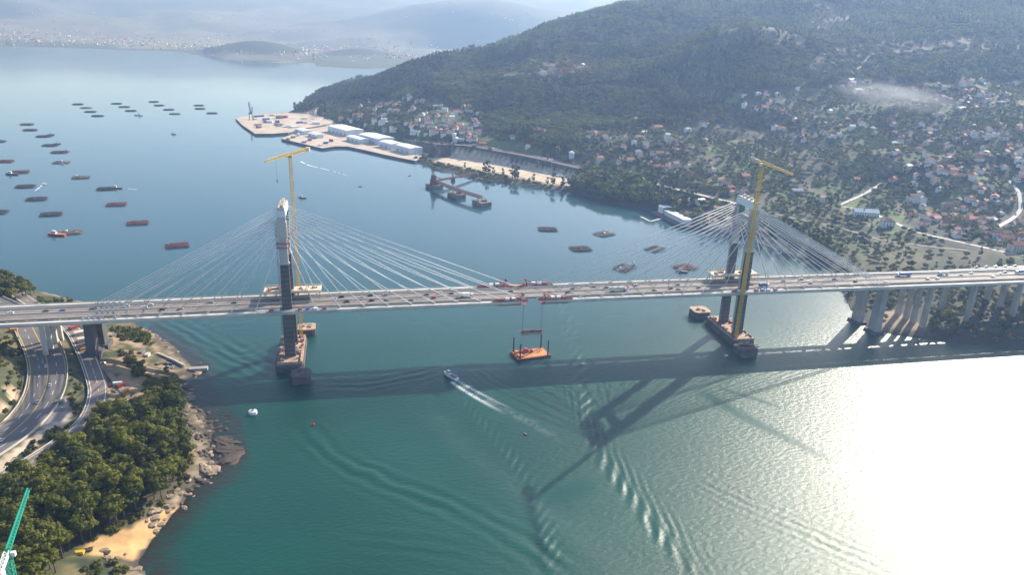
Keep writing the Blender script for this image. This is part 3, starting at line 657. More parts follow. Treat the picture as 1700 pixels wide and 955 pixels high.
# stay cables
n_c = 0
for x0 in (-200, 200):
    for side in (-1, 1):
        towards = (x0 < 0) == (side > 0)        # the main span side
        offs = [22+19.2*k for k in range(10)] if towards else [24, 42, 60, 78, 95, 111, 126, 137, 141, 145, 149]
        for sgn in (-1, 1):
            for k, o in enumerate(offs):
                zt = 104+22*(k/(len(offs)-1))**.8; xt = x0+side*2.6; xe = x0+side*o
                MB().tube((xt, 14*sgn, zt), (xe, 15.9*sgn, zd(xe)+.4), .32, n=6).build('stay_cable', CABLE, BR, True); n_c += 1
                MB().box((xe, 16.6*sgn, zd(xe)+.06), (1.0, .9, 1.3)).build('cable_anchor', CONC_PALE, BR)

# piers of the side viaducts
def ground(x, y): return float(H(x, y))
for x0, cols_, w_, t_ in [(347, (-13, 13), 11, 6.5), (397, (-17, -4, 6, 18), 4.2, 3.4), (447, (-17, 17), 4.6, 3.4), (500, (-17, 0, 17), 4.4, 3.2), (552, (-17, 17), 4.4, 3.2), (604, (-17, 17), 4.4, 3.2), (656, (-17, 17), 4.4, 3.2),
                          (-347, (-12, 10), 10, 7), (-378, (-18, -7, 4, 15), 3.2, 3.2), (-432, (-17, 17), 4.2, 3.2), (-480, (-17, 17), 4.2, 3.2)]:
    for y in cols_:
        zt = zd(x0)-(2.7 if abs(y) < 15 else 2.25); zb = max(ground(x0, y), -1)-2
        pr_ = MB(); pr_.box((x0, y, zb), (t_, w_ if abs(x0) == 347 else w_*(1.25 if x0 > 0 else .8), zt-zb), top=(.82, .85)).build('pier', CONC if x0 > 0 else CONC_DK if x0 == -347 else CONC_PALE, BR)  # left main pier gets the dark concrete: its shade put into the colour
    if abs(x0) == 347:
        for y in cols_: MB().box((x0, y, max(ground(x0, y), 0)-2), (t_+5, w_+4, 4.2)).build('pier_footing', CONC_DK, BR)
        MB().box((x0, 0, zd(x0)-4.4), (t_*.8, 34, 1.7)).build('cross_head', CONC, BR)

# fender dolphins beside the pylons
def dolphin(x, y, r, h, label):
    p = [(x+r*i, y+r*j) for i, j in ((-.7, -1), (.7, -1), (1, -.7), (1, .7), (.7, 1), (-.7, 1), (-1, .7), (-1, -.7))]
    t = thing('fender_dolphin', label, 'fender', (0, 0, 0), 0, 'concrete fenders guarding the pylons')
    MB().prism(p, -3, h).build('caisson', CONC_DK, t); MB().prism([(x+(a-x)*1.04, y+(b_-y)*1.04) for a, b_ in p], h+.004, h+.8).build('cap_slab', MATS.get('ochre_planking') if y > 0 else CONC_DK, t); mq = MB(); [mq.box((x+random.uniform(-.6, .6)*r, y+random.uniform(-.6, .6)*r, h+.81), (random.uniform(1, 3), random.uniform(.8, 2), random.uniform(.5, 1.6)), random.uniform(0, 3)) for _ in range(6)]; mq.build('stacked_gear', WOODB, t)['kind'] = 'stuff'
    mb = MB(); [mb.tube((x+q*2, y, h+.8), (x+q*2, y, h+1.6), .35, .3) for q in (-1, 1)]; mb.build('bollard', DARK, t)
dolphin(-190, -47, 7.5, 6, 'grey octagonal concrete fender in front of the pylon nearer the wooded shore')
dolphin(-190, 47, 7.5, 6, 'concrete fender behind the pylon nearer the wooded shore')
dolphin(193, -44, 8.5, 5.5, 'cluttered dark fender in front of the pylon nearer the villages')
dolphin(191, 46, 8.5, 6.5, 'pale topped fender behind the pylon nearer the villages')
mb = MB(); rs = random.Random(3)
t = thing('fender_walkway', 'dark steel frame and planks piled on the fender before the right pylon', 'steel frame')
for k in range(9): mb.beam((187+k*1.5, -52+rs.uniform(-1, 1), 6.6), (189+k*1.5, -37+rs.uniform(-2, 2), 6.9+rs.uniform(0, 1.2)), .35)
mb.build('plank', DARK, t); MB().beam((186, -50, 7.6), (203, -49, 8.2), .6).beam((187, -40, 7.6), (203, -46, 8.2), .6).build('frame', RED, t)

# ------------------------------------------------------------------ tower cranes
def tower_crane(x, y, zb, zt, tip, back, label):
    t = thing('tower_crane', label, 'crane', (x, y, 0), 0, 'yellow tower cranes beside the pylons')
    MB().box((0, 0, zb), (4.5, 4.5, 1.2)).build('base', CONC, t)
    MB().lattice((0, 0, zb+1.2), (0, 0, zt), 2.3, 2.6, .24).build('mast', YEL, t)
    d = Vector((tip[0]-x, tip[1]-y, 0)); L = d.length; d.normalize(); e = Vector((back[0]-x, back[1]-y, 0)); Lb = e.length; e = -d
    MB().box((0, 0, zt), (2.8, 2.8, 2.2)).build('slewing_unit', YEL, t)
    MB().lattice(d*1.2+Vector((0, 0, zt+2.4)), d*L+Vector((0, 0, zt+2.4)), 2.4, 2.4, .2, True, w2=1.6).build('jib', YEL, t)
    cj = MB(); cj.lattice(e*1.2+Vector((0, 0, zt+2.6)), e*Lb+Vector((0, 0, zt+2.6)), 2.0, 2.4, .2); c_ = cj.build('counter_jib', YEL, t)
    MB().box(e*(Lb-1.6)+Vector((0, 0, zt+.4)), (2.6, 3.2, 3.6), math.atan2(d.y, d.x)).build('counterweight', CONC_PALE, t)
    sd_ = d.cross(Vector((0, 0, 1)))
    MB().box(d*1.8+sd_*2.0+Vector((0, 0, zt+.3)), (1.8, 1.5, 2.2), math.atan2(d.y, d.x)).build('cab', WHITE, t)
    MB().beam(d*L*.6+Vector((0, 0, zt+2.2)), d*L*.6+Vector((0, 0, zt-14)), .12).box(d*L*.6+Vector((0, 0, zt-15.4)), (.8, .8, 1.4)).build('hook_line', DARK, t)
    tie = MB()
    for z in (72, 108): tie.beam((0, 0, z), (math.copysign(5, -x) if False else (-200-x if x < 0 else 200-x), (14*(1 if y > 0 else -1)-y)*.8, z), .4)
    tie.build('tie_frame', RED, t)
tower_crane(-193.4, 23.6, 5.2, 163, at(441, 270, 165), at(500, 247, 165), 'yellow tower crane standing behind the left pylon, jib swung left')
tower_crane(193.6, -23.8, 5.2, 165, at(1316, 290, 168), at(1252, 265, 168), 'yellow tower crane in front of the right pylon, jib swung right')

# ------------------------------------------------------------------ lifting rigs at the gaps, the hanging segment and its barge
def rig(x, sgn, dirn, label):
    z = zd(x)+.06; y = 18.7*sgn; t = thing('lifting_rig', label, 'lifting rig', (0, 0, 0), 0, 'red lifting rigs at the deck ends')
    b_ = MB()
    for o in (-1.8, 1.8): b_.beam((x-dirn*24, y+o, z+.6), (x+dirn*6, y+o, z+.6), .7, 1.0)
    for k in range(6): b_.beam((x-dirn*(24-5*k), y-1.8, z+.6), (x-dirn*(24-5*k), y+1.8, z+.6), .5, .7)
    b_.build('base_frame', RED, t)
    a_ = MB()
    for o in (-1.8, 1.8):
        a_.beam((x-dirn*1, y+o, z+1), (x+dirn*2, y+o, z+6.5), .6); a_.beam((x-dirn*9, y+o, z+1), (x+dirn*2, y+o, z+6.5), .45); a_.beam((x-dirn*9, y+o, z+1), (x-dirn*9, y+o, z+3.4), .4)
    a_.beam((x+dirn*2, y-2.2, z+6.4), (x+dirn*2, y+2.2, z+6.4), .7); a_.build('mast_frame', RED, t)
    for k, (dx, m_) in enumerate(((-6.5, WHITE), (-12, WHITE), (-17, RED))): MB().box((x+dirn*dx, y, z+1.15), (3.4, 2.4, 1.9 if k < 2 else 1.2)).build('winch_house', m_, t)
    p_ = MB(); p_.box((x-dirn*8, y-3.2*(-1 if sgn > 0 else 1)*-1 if False else y+2.9*sgn, z-2.6), (26, .8, .2)); p_.box((x-dirn*8, y, z-2.9), (24, 5.2, .2)); p_.build('under_platform', RED, t)
rig(GAP[-1][0], -1, 1, 'red lifting rig on the near side deck end, left of the gap'); rig(GAP[-1][1], -1, -1, 'red lifting rig on the near side deck end, right of the gap')
rig(GAP[1][0], 1, 1, 'red lifting rig on the far side deck end, left of the gap'); rig(GAP[1][1], 1, -1, 'red lifting rig on the far side deck end, right of the gap')
tag(MB().box((-6, 18.7, zd(0)-1.9), (15, 5, 1.8)).box((-6, 18.7, zd(0)-.09), (13, 3.4, .9), mi=1).build('deck_segment', [CONC, ORANGE]), 'orange railed segment being set into the far deck gap', 'deck segment')
seg = thing('hanging_segment', 'dark red bridge segment hanging from cables above the orange barge', 'deck segment', (1.5, -19, 18))
MB().box((0, 0, 0), (18.5, 5.2, 1.9), top=(1, .92)).build('slab', CONC, seg)
f_ = MB(); f_.box((0, 0, 2.6), (18.5, 1.0, 1.1)); f_.beam((-9, -2.2, 2.0), (9, -2.2, 2.0), .4); f_.beam((-9, 2.2, 2.0), (9, 2.2, 2.0), .4)
for x in (-8, 0, 8): f_.beam((x, -2.4, 2.2), (x, 2.4, 2.2), .5)
f_.build('lifting_frame', RED, seg)
for x in (-8.2, 8.2):
    for y in (-1.6, 1.6): MB().beam((x, y, 2.6), (x, y, 33.5), .14).build('hoist_cable', DARK, seg)
bc = (at(851, 586)+at(908, 596))/2; bd = at(908, 598)-at(873, 603); brz = math.atan2(bd[1], bd[0])
B = thing('work_barge', 'orange decked barge with four dark spud piles floating below the gap', 'barge', (float(bc[0])+1, float(bc[1])+1, 0), brz)
MB().box((0, 0, -.8), (31, 17, 2.6), top=(1.0, 1.0)).build('hull', RED, B); MB().box((0, 0, 1.804), (29, 15, .15)).build('deck', ORANGE, B)
MB().box((0, -8.56, .4), (31.1, .5, .9)).box((0, 8.56, .4), (31.1, .5, .9)).build('fender_rail', DARK, B)
for i, j in ((-13, -7.4), (13, -7.4), (-13, 7.4), (13, 7.4)): MB().tube((i, j, -2), (i, j, 15.5), .65, n=10).build('spud_pile', DARK, B, True)
mb = MB(); mb.box((-5, 3.5, 1.96), (8, 3.6, 1.8)); mb.box((-3, 3.2, 3.77), (3.4, 2.6, 1.6)); mb.tube((2, 4.6, 2.6), (2, 2, 2.6), 1.3, n=10); mb.build('winch', REDB, B)
MB().box((-11, -3, 1.96), (4, 5, 1.3)).box((-12, 3.5, 1.96), (3, 3, 2.2)).build('equipment_box', ORANGE, B)
for k in range(3):
    mb = MB().box((6+k*2.2, -1+k, 1.96), (.5, .35, .9)).box((6+k*2.2, -1+k, 2.87), (.6, .45, .7)).tube((6+k*2.2, -1+k, 3.58), (6+k*2.2, -1+k, 3.85), .14)
    # small bollards on the deck
    mb.build('deck_bollard', DARK, B)

# ================================================================== TREES
def quads(P, N, S, name, m, aspect=1.0):
    """many small leaf faces: centres P, normals N, sizes S"""
    n_ = len(P); N = N/(np.linalg.norm(N, axis=1)[:, None]+1e-9); up = RNG.normal(size=(n_, 3)); A = np.cross(N, up); A /= np.linalg.norm(A, axis=1)[:, None]+1e-9; B_ = np.cross(N, A)
    A = A*S[:, None]; B_ = B_*S[:, None]*aspect
    V = np.stack([P-A-B_*.6, P+A*.7-B_, P+A+B_*.7, P-A*.6+B_], 1).reshape(-1, 3)
    me = bpy.data.meshes.new(name); me.vertices.add(len(V)); me.vertices.foreach_set('co', V.astype(np.float32).ravel())
    me.loops.add(len(V)); me.loops.foreach_set('vertex_index', np.arange(len(V), dtype=np.int32)); me.polygons.add(n_); me.polygons.foreach_set('loop_start', np.arange(0, len(V), 4, dtype=np.int32))
    me.update(calc_edges=True); me.materials.append(m); return me
def crown(name, m, nclump, per, rx, rz_, zc, rc, s, flat=.8, low=-1., cone=0.):
    P = []; N = []
    for _ in range(nclump):
        while True:
            q = RNG.uniform(-1, 1, 3)
            if .25 < np.linalg.norm(q) < 1 and q[2] > low: break
        k = 1-cone*max(0, (q[2]+1)/2)
        c = np.array([q[0]*rx*k, q[1]*rx*k, zc+q[2]*rz_]); g = RNG.normal(size=(per, 3)); g /= np.linalg.norm(g, axis=1)[:, None]
        rad = rc*RNG.uniform(.65, 1.35); P.append(c+g*rad*np.array([1, 1, flat])*RNG.uniform(.55, 1, (per, 1))); N.append(g+np.array([0, 0, .35])+RNG.normal(size=(per, 3))*.35+.4*(c-np.array([0, 0, zc]))/max(rx, rz_))
    P = np.concatenate(P); N = np.concatenate(N); return quads(P, N, RNG.uniform(.6, 1.3, len(P))*s, name, m)
def trunk(h, r, limbs=4):
    mb = MB(); top = Vector((RNG.uniform(-.6, .6), RNG.uniform(-.6, .6), h)); mid = Vector((top.x*.3, top.y*.3, h*.55))
    mb.tube((0, 0, -1), mid, r, r*.7, 6); mb.tube(mid, top, r*.7, r*.3, 6)
    for k in range(limbs):
        a = 6.28*k/limbs+RNG.uniform(0, 1); b_ = mid.lerp(top, RNG.uniform(.0, .7)); mb.tube(b_, b_+Vector((math.cos(a)*h*.24, math.sin(a)*h*.24, h*.2)), r*.38, r*.15, 5)
    return mb.mesh('trunk', BARK, True)
L_PINE = leafmat('pine_foliage', (.034, .054, .004), (.20, .20, .016)); L_DARK = leafmat('forest_foliage', (.026, .046, .016), (.105, .130, .040), .012); L_CONI = leafmat('conifer_foliage', (.065, .105, .030), (.19, .235, .065), .012); L_BROAD = leafmat('broadleaf_foliage', (.042, .066, .016), (.175, .20, .045))
L_AUT = leafmat('autumn_foliage', (.16, .10, .03), (.26, .17, .04)); L_SHRUB = leafmat('shrub_foliage', (.05, .065, .018), (.16, .14, .04))
GROVE = [(crown('crown', L_PINE, 20, 54, 3.6, 3.3, 9.2, 1.35, .34, low=-.55), trunk(10, .35)), (crown('crown', L_PINE, 30, 44, 4.0, 4.2, 10.2, 1.45, .36, low=-.7), trunk(12, .4)),
         (crown('crown', L_PINE, 18, 52, 2.9, 4.4, 9.6, 1.3, .34, low=-.8), trunk(11, .33)), (crown('crown', L_PINE, 26, 46, 4.2, 2.7, 8.6, 1.4, .36, low=-.4), trunk(9, .36))]
FARP = [(crown('crown', L_CONI, 16, 12, 3.6, 5.2, 6.6, 1.5, .75, cone=.35), trunk(8, .35, 2)), (crown('crown', L_DARK, 14, 12, 3.0, 6.4, 8.2, 1.4, .75, cone=.2), trunk(10, .35, 2)), (crown('crown', L_BROAD, 18, 12, 4.6, 4.0, 5.2, 1.7, .8), trunk(6, .4, 3)), (crown('crown', L_AUT, 15, 12, 3.8, 3.6, 4.8, 1.5, .75), trunk(5, .3, 3))]
SHRUBS = [crown('bush_leaves', L_SHRUB, 9, 26, 1.5, 1.0, 1.0, .7, .28, low=-.3), crown('bush_leaves', L_PINE, 9, 26, 1.6, 1.3, 1.2, .75, .28, low=-.3)]
def tree(name, kind, x, y, s, label, group):
    t = thing(name, label, 'tree', (x, y, float(H(x, y))), random.uniform(0, 6.28), group); t.scale = (s*random.uniform(.9, 1.12), s*random.uniform(.9, 1.12), s)
    link('crown', kind[0], t); link('trunk', kind[1], t); return t
def scatter(poly, sp, jit=.45):
    """jittered points on the ground inside a traced outline"""
    W_ = [hit(u, v) for u, v in poly]; xs = [p[0] for p in W_]; ys = [p[1] for p in W_]; out = []
    for x in np.arange(min(xs), max(xs), sp):
        for y in np.arange(min(ys), max(ys), sp):
            q = (x+random.uniform(-jit, jit)*sp, y+random.uniform(-jit, jit)*sp)
            if inpoly(np.array([q[0]]), np.array([q[1]]), [(p[0], p[1]) for p in W_])[0]: out.append(q)
    return out
LANDING = [tuple(hit(u, v)[:2]) for u, v in [(0, 838), (60, 800), (120, 765), (150, 735), (165, 705), (180, 690), (215, 700), (235, 672), (262, 655), (292, 652), (304, 700), (312, 745), (312, 785), (295, 812), (268, 838), (225, 862), (180, 886), (140, 908), (100, 960), (60, 1010), (0, 1010)]]
pts = []
xs = [p[0] for p in LANDING]; ys = [p[1] for p in LANDING]
for x in np.arange(min(xs), max(xs), 6.1):
    for y in np.arange(min(ys), max(ys), 6.1):
        pts.append((x+random.uniform(-2.9, 2.9), y+random.uniform(-2.9, 2.9)))
pts = np.array(pts); ok = inpoly(pts[:, 0], pts[:, 1], LANDING) & (polydist(pts[:, 0], pts[:, 1], RAMP) > 9)
gap_c = hit(140, 728); ok &= np.hypot(pts[:, 0]-gap_c[0], pts[:, 1]-gap_c[1]) > 3
for x, y in pts[ok]:
    u, v = pix(x, y, float(H(x, y))); dsea = float(polydist(np.array([x]), np.array([y]), SHORE_L, True)[0]); dr = float(polydist(np.array([x]), np.array([y]), RAMP)[0])
    lab = 'olive green pine on the sunlit seaward edge of the left grove' if dsea < 16 else 'olive green pine at the roadside edge of the left grove' if dr < 18 else 'dark green pine inside the dense grove on the left shore' if v < 860 else 'tall dark pine near the green crane in the left corner'
    gk = random.randrange(4); gs_ = random.uniform(.8, 1.42); lab = lab.replace('pine ', ('round crowned', 'big bushy', 'slender', 'flat topped')[gk]+(' tall' if gs_ > 1.28 and 'tall' not in lab else ' small' if gs_ < 1.0 and 'tall' not in lab else '')+' pine ', 1)
    tree('pine_tree', GROVE[gk], x, y, gs_, lab, 'pines of the left shore grove')
for x, y in scatter([(-30, 480), (0, 462), (40, 478), (60, 492), (40, 500), (0, 498)], 7): tree('pine_tree', random.choice(GROVE), x, y, random.uniform(.7, 1.1), 'dark tree in the clump behind the bridge at the left edge', 'trees behind the left bridge end')
for u, v, s in [(95, 512, .75), (118, 512, .8), (105, 508, .6), (52, 486, .5), (290, 645, .8), (278, 628, .7)]:
    p = hit(u, v); tree('pine_tree', GROVE[2], p[0], p[1], s, 'small lone tree on the rocky bank beside the left bridge end', 'small trees by the left bridge end')
def shrub(x, y, s, label, group):
    o = link('shrub', random.choice(SHRUBS), None, (x, y, float(H(x, y))-.2), random.uniform(0, 6.28), (s, s, s*random.uniform(.8, 1.1))); tag(o, label, 'shrub', group)
for poly, sp, lab in [([(5, 560), (30, 560), (38, 600), (45, 640), (35, 670), (10, 690), (-10, 690), (-10, 580)], 6.2, 'yellow green shrub on the bank left of the highway'), ([(100, 590), (118, 600), (132, 650), (140, 690), (120, 690), (112, 640)], 4.8, 'dry yellow shrub between the highway and the ramp road'),
                      ([(30, 756), (70, 730), (110, 706), (118, 712), (80, 738), (40, 765)], 3.6, 'green shrub on the strip between pale verge and ramp'), ([(150, 930), (190, 935), (225, 945), (210, 965), (130, 965)], 4.5, 'low shrub on the headland below the beach'),
                      ([(60, 492), (130, 505), (150, 520), (60, 508)], 5, 'scrubby bush on the bank behind the left bridge end'), ([(205, 545), (240, 550), (262, 575), (240, 572), (215, 560)], 4.5, 'dark bush on the rocky slope under the bridge'), ([(195, 585), (220, 588), (232, 612), (212, 612)], 3.4, 'dark bush on the bank by the construction yard')]:
    for x, y in scatter(poly, sp):
        if min(float(polydist(np.array([x]), np.array([y]), P)[0])-hw_ for P, hw_ in ROADS_L) > .8: shrub(x, y, random.uniform(.7, 1.5), lab, 'shrubs of the left shore')

for x, y in scatter([(306, 690), (316, 745), (322, 785), (300, 820), (270, 850), (225, 872), (170, 895), (140, 912), (150, 900), (220, 860), (280, 825), (300, 780), (300, 730)], 3.6): shrub(x, y, random.uniform(.7, 1.5), 'low bush at the foot of the grove above the rocks', 'shrubs of the left shore')
# the wooded hillside: candidates on a jittered grid, thinned by what grows where
ss = 9.4; cx, cy = np.meshgrid(np.arange(-330, 2700, ss), np.arange(-220, 2760, ss)); cx = (cx+RNG.uniform(-.48, .48, cx.shape)*ss).ravel(); cy = (cy+RNG.uniform(-.48, .48, cy.shape)*ss).ravel()
dz_ = np.where(inpoly(cx, cy, SHORE_R), polydist(cx, cy, SHORE_R, True), -1); k = dz_ > 3.5; cx, cy = cx[k], cy[k]; cz = H(cx, cy); uu, vv = pix(cx, cy, cz)
k = (uu > -60) & (uu < 1790) & (vv > -45) & (vv < 610) & (cz > 1.5); cx, cy, cz, uu, vv = cx[k], cy[k], cz[k], uu[k], vv[k]
dens = np.full(cx.shape, .93); fb = fbm(cx, cy, 120, 301, 3); fb2 = fbm(cx, cy, 45, 305, 3)
inv_ = inpoly(uu, vv, [(560, 168), (740, 160), (800, 215), (960, 255), (960, 215), (1130, 205), (1225, 150), (1420, 138), (1720, 130), (1900, 100), (1900, 600), (1380, 600), (1380, 400), (1280, 380), (1180, 320), (960, 280), (700, 245), (600, 228), (530, 200)])
dens = np.where(inv_, np.where(fb2 > .47, .95, .36), dens)
dens = np.where(inpoly(uu, vv, [(690, 188), (790, 175), (810, 215), (800, 240), (700, 232)]), .10, dens)
for poly, dd in [([(1338, -10), (1445, -20), (1400, 45), (1348, 54)], .28), ([(1258, 42), (1320, 46), (1345, 80), (1310, 90), (1275, 78)], .40), ([(1440, 72), (1560, 62), (1720, 52), (1720, 84), (1560, 92), (1450, 104)], .28), ([(840, 95), (985, 90), (1000, 112), (900, 132), (840, 130)], .35),
                 ([(1325, 92), (1440, 68), (1455, 92), (1350, 122)], .25), ([(1440, 75), (1480, 70), (1480, 140), (1400, 140)], .5), ([(800, 226), (910, 248), (890, 264), (800, 246)], .05), ([(1420, 425), (1560, 405), (1700, 432), (1700, 445), (1420, 448)], .30), ([(1030, 345), (1240, 345), (1340, 440), (1250, 410), (1100, 365)], .22), ([(1440, 505), (1540, 505), (1550, 562), (1440, 552)], .06), ([(1550, 490), (1720, 480), (1720, 590), (1550, 575)], .9)]:
    dens = np.where(inpoly(uu, vv, poly), dd, dens)
dens = np.where(cut_ := inpoly(uu, vv, [(640, 242), (700, 238), (760, 243), (830, 253), (900, 266), (970, 281), (962, 310), (900, 304), (830, 290), (770, 279), (720, 270), (690, 256)]), .0, dens)
dens = np.where(inpoly(uu, vv, [(380, 170), (500, 185), (560, 205), (640, 228), (705, 250), (700, 272), (600, 252), (380, 230)]) , .0, dens)
dens = np.where(inpoly(uu, vv, [(690, 262), (760, 278), (850, 297), (955, 316), (960, 322), (870, 311), (760, 292), (690, 270)]), .97, dens)
STRIPS = [[hit(u, v)[:2] for u, v in L] for L in ([(815, 78), (870, 66), (930, 66), (1010, 78)], [(980, 26), (1060, 30), (1130, 46), (1220, 52)], [(1040, 100), (1110, 92), (1180, 74), (1236, 62)], [(700, 152), (760, 140), (810, 128), (850, 124)], [(930, 150), (1010, 140), (1080, 150)], [(1450, 40), (1540, 46), (1640, 36)], [(880, 60), (905, 90), (915, 125)])]
for L in STRIPS: dens = np.where(polydist(cx, cy, L) < 9+8*vnoise(cx, cy, 60, 311), .03, dens)
for P, hw_ in ROADS_R: dens = np.where(polydist(cx, cy, P[::2]) < hw_+3, 0, dens)
k = RNG.random(len(cx)) < dens; cx, cy, cz, uu, vv, fb, inv2 = cx[k], cy[k], cz[k], uu[k], vv[k], fb[k], inv_[k]
dist = np.hypot(cx-CAM[0], cy-CAM[1])
stand = fbm(cx, cy, 210, 321, 3)
kind = np.where(inv2, np.where(RNG.random(len(cx)) < .80, 2, 1), np.where(stand+(cz-190)/900 > .53, 0, np.where(stand < .44, 2, 1)))  # height favours lighter leaves: sunlit, hazy upper slopes put into the leaf colour
aut = (RNG.random(len(cx)) < np.where(inpoly(uu, vv, [(930, 88), (1000, 95), (1010, 120), (900, 132)]), .6, np.where(inv2, .07, .012))); kind = np.where(aut, 3, kind)
size = RNG.uniform(.75, 1.6, len(cx))*np.where(inv2, .62, np.where(kind == 0, .8, np.where(kind == 1, 1.2, 1.0)))
HG = inpoly(uu, vv, [(690, 262), (760, 278), (850, 297), (955, 316), (960, 324), (870, 312), (760, 294), (690, 272)]); size = np.where(HG, RNG.uniform(.5, .8, len(cx)), size); kind = np.where(HG, 2, kind)
CL = inpoly(uu, vv, [(955, 300), (975, 288), (1040, 300), (1090, 325), (1100, 348), (1060, 350), (1000, 338), (950, 322)]); size = np.where(CL, size*1.55, size); kind = np.where(CL & (kind != 3), 2, kind)
size = np.where(dist < 1250, size*.9, size)
order = np.argsort(dist/ size); own = np.zeros(len(cx), bool); own[order[:170]] = True
WORDS = ['dark conical tree', 'tall narrow dark tree', 'rounded leafy green tree', 'yellow brown autumn tree']; proto = {}
for i in np.where(own)[0]:
    where = 'on the shaded bank under the right viaduct' if vv[i] > 490 else 'on the slope just behind the right bridge end' if uu[i] > 1340 else 'in the clump by the white dock building' if vv[i] > 300 else 'on the near shore'
    t = tree('hillside_tree', FARP[kind[i]], float(cx[i]), float(cy[i]), float(size[i]), WORDS[kind[i]]+' '+where, 'trees of the far shore'); proto.setdefault(int(kind[i]), t.children[0])
def forest(name, sel, kd, label):
    src = proto.get(kd)
    if src is None:
        i = np.where(sel)[0][0]; src = tree('hillside_tree', FARP[kd], float(cx[i]), float(cy[i]), float(size[i]), WORDS[kd]+' standing on the hillside', 'trees of the far shore').children[0]; sel = sel.copy(); sel[i] = False
    P = np.c_[cx, cy, cz][sel]; me = bpy.data.meshes.new(name); me.vertices.add(len(P)); me.vertices.foreach_set('co', P.astype(np.float32).ravel())
    a = me.attributes.new('sc', 'FLOAT', 'POINT'); a.data.foreach_set('value', size[sel].astype(np.float32)); a = me.attributes.new('rz', 'FLOAT', 'POINT'); a.data.foreach_set('value', RNG.uniform(0, 6.28, len(P)).astype(np.float32))
    o = link(name, me); g = bpy.data.node_groups.new(name, 'GeometryNodeTree'); g.interface.new_socket('Geometry', in_out='INPUT', socket_type='NodeSocketGeometry'); g.interface.new_socket('Geometry', in_out='OUTPUT', socket_type='NodeSocketGeometry')
    N = g.nodes; i_ = N.new('NodeGroupInput'); o_ = N.new('NodeGroupOutput'); ip = N.new('GeometryNodeInstanceOnPoints'); ob = N.new('GeometryNodeObjectInfo'); ob.inputs['Object'].default_value = src; ob.inputs['As Instance'].default_value = True
    def na(k_): q = N.new('GeometryNodeInputNamedAttribute'); q.data_type = 'FLOAT'; q.inputs[0].default_value = k_; return q.outputs[0]
    cb = N.new('ShaderNodeCombineXYZ'); g.links.new(na('rz'), cb.inputs[2])
    g.links.new(i_.outputs[0], ip.inputs['Points']); g.links.new(ob.outputs['Geometry'], ip.inputs['Instance']); g.links.new(cb.outputs[0], ip.inputs['Rotation']); g.links.new(na('sc'), ip.inputs['Scale']); g.links.new(ip.outputs[0], o_.inputs[0])
    o.modifiers.new('growth', 'NODES').node_group = g; tag(o, label, 'forest', kind='stuff')
for kd, nm, lab in ((0, 'conifer_forest', 'dark conifer forest covering the upper hillside'), (1, 'eucalyptus_forest', 'tall narrow trees mixed through the hillside forest'), (2, 'broadleaf_wood', 'green broadleaf trees between the village houses and fields'), (3, 'autumn_wood', 'scattered yellow and brown autumn trees on the hillside')):
    forest(nm, (~own) & (kind == kd), kd, lab)

# ================================================================== HOUSES
ROOFS = {'red': mat('red_tiles', (.40, .13, .075), .85, .18, .4), 'brown': mat('brown_tiles', (.24, .115, .085), .85, .18, .4), 'grey': mat('grey_sheet_roof', (.42, .41, .40), .7, .12, .3), 'white': mat('white_sheet_roof', (.72, .71, .69), .6, .08, .3)}
WALLS = {'white': mat('white_render', (.70, .68, .64), .85, .08, .3), 'cream': mat('cream_render', (.60, .50, .38), .85, .08, .3), 'grey': mat('grey_render', (.40, .38, .37), .9, .1, .3), 'pink': mat('pink_render', (.52, .32, .26), .9, .1, .3)}
_hc = {}
def housemesh(w_, d_, h_, hip, kind_, colr_):
    key = (w_, d_, h_, hip, kind_, colr_)
    if key in _hc: return _hc[key]
    if kind_ == 'wall':
        mb = MB(); mb.box((0, 0, -5), (w_, d_, h_+5))
        if not hip: mb._add([(-w_/2, -d_/2, h_), (-w_/2, d_/2, h_), (-w_/2, 0, h_+d_*.27), (w_/2, -d_/2, h_), (w_/2, d_/2, h_), (w_/2, 0, h_+d_*.27)], [(0, 2, 1), (3, 4, 5)])
        me = mb.mesh('wall', WALLS[colr_])
    else:
        e = .5; r = d_*.27+e*.54; x = w_/2+e; y = d_/2+e; k_ = (w_/2-d_/2) if hip else x; k_ = max(k_, .3); z0 = h_-.24
        V = [(-x, -y, z0), (x, -y, z0), (x, y, z0), (-x, y, z0), (-k_, 0, z0+r+.15), (k_, 0, z0+r+.15)]
        V += [(a, b_, c-.3) for a, b_, c in V]
        me = MB()._add(V, [(0, 1, 5, 4), (2, 3, 4, 5), (1, 2, 5), (3, 0, 4), (6, 10, 11, 7), (8, 11, 10, 9), (7, 11, 8), (9, 10, 6), (0, 6, 7, 1), (1, 7, 8, 2), (2, 8, 9, 3), (3, 9, 6, 0)]).mesh('roof', ROOFS[colr_])
    _hc[key] = me; return me
WIN = MB().box((0, 0, 0), (1.2, .12, 1.4)).mesh('window', GLASS); DOOR = MB().box((0, 0, 0), (1.1, .12, 2.1)).mesh('door', mat('brown_door', (.12, .07, .04), .7, .1, 1)); CHIM = MB().box((0, 0, -1.5), (.8, .8, 3)).mesh('chimney', WALLS['grey'])
HOUSES = []
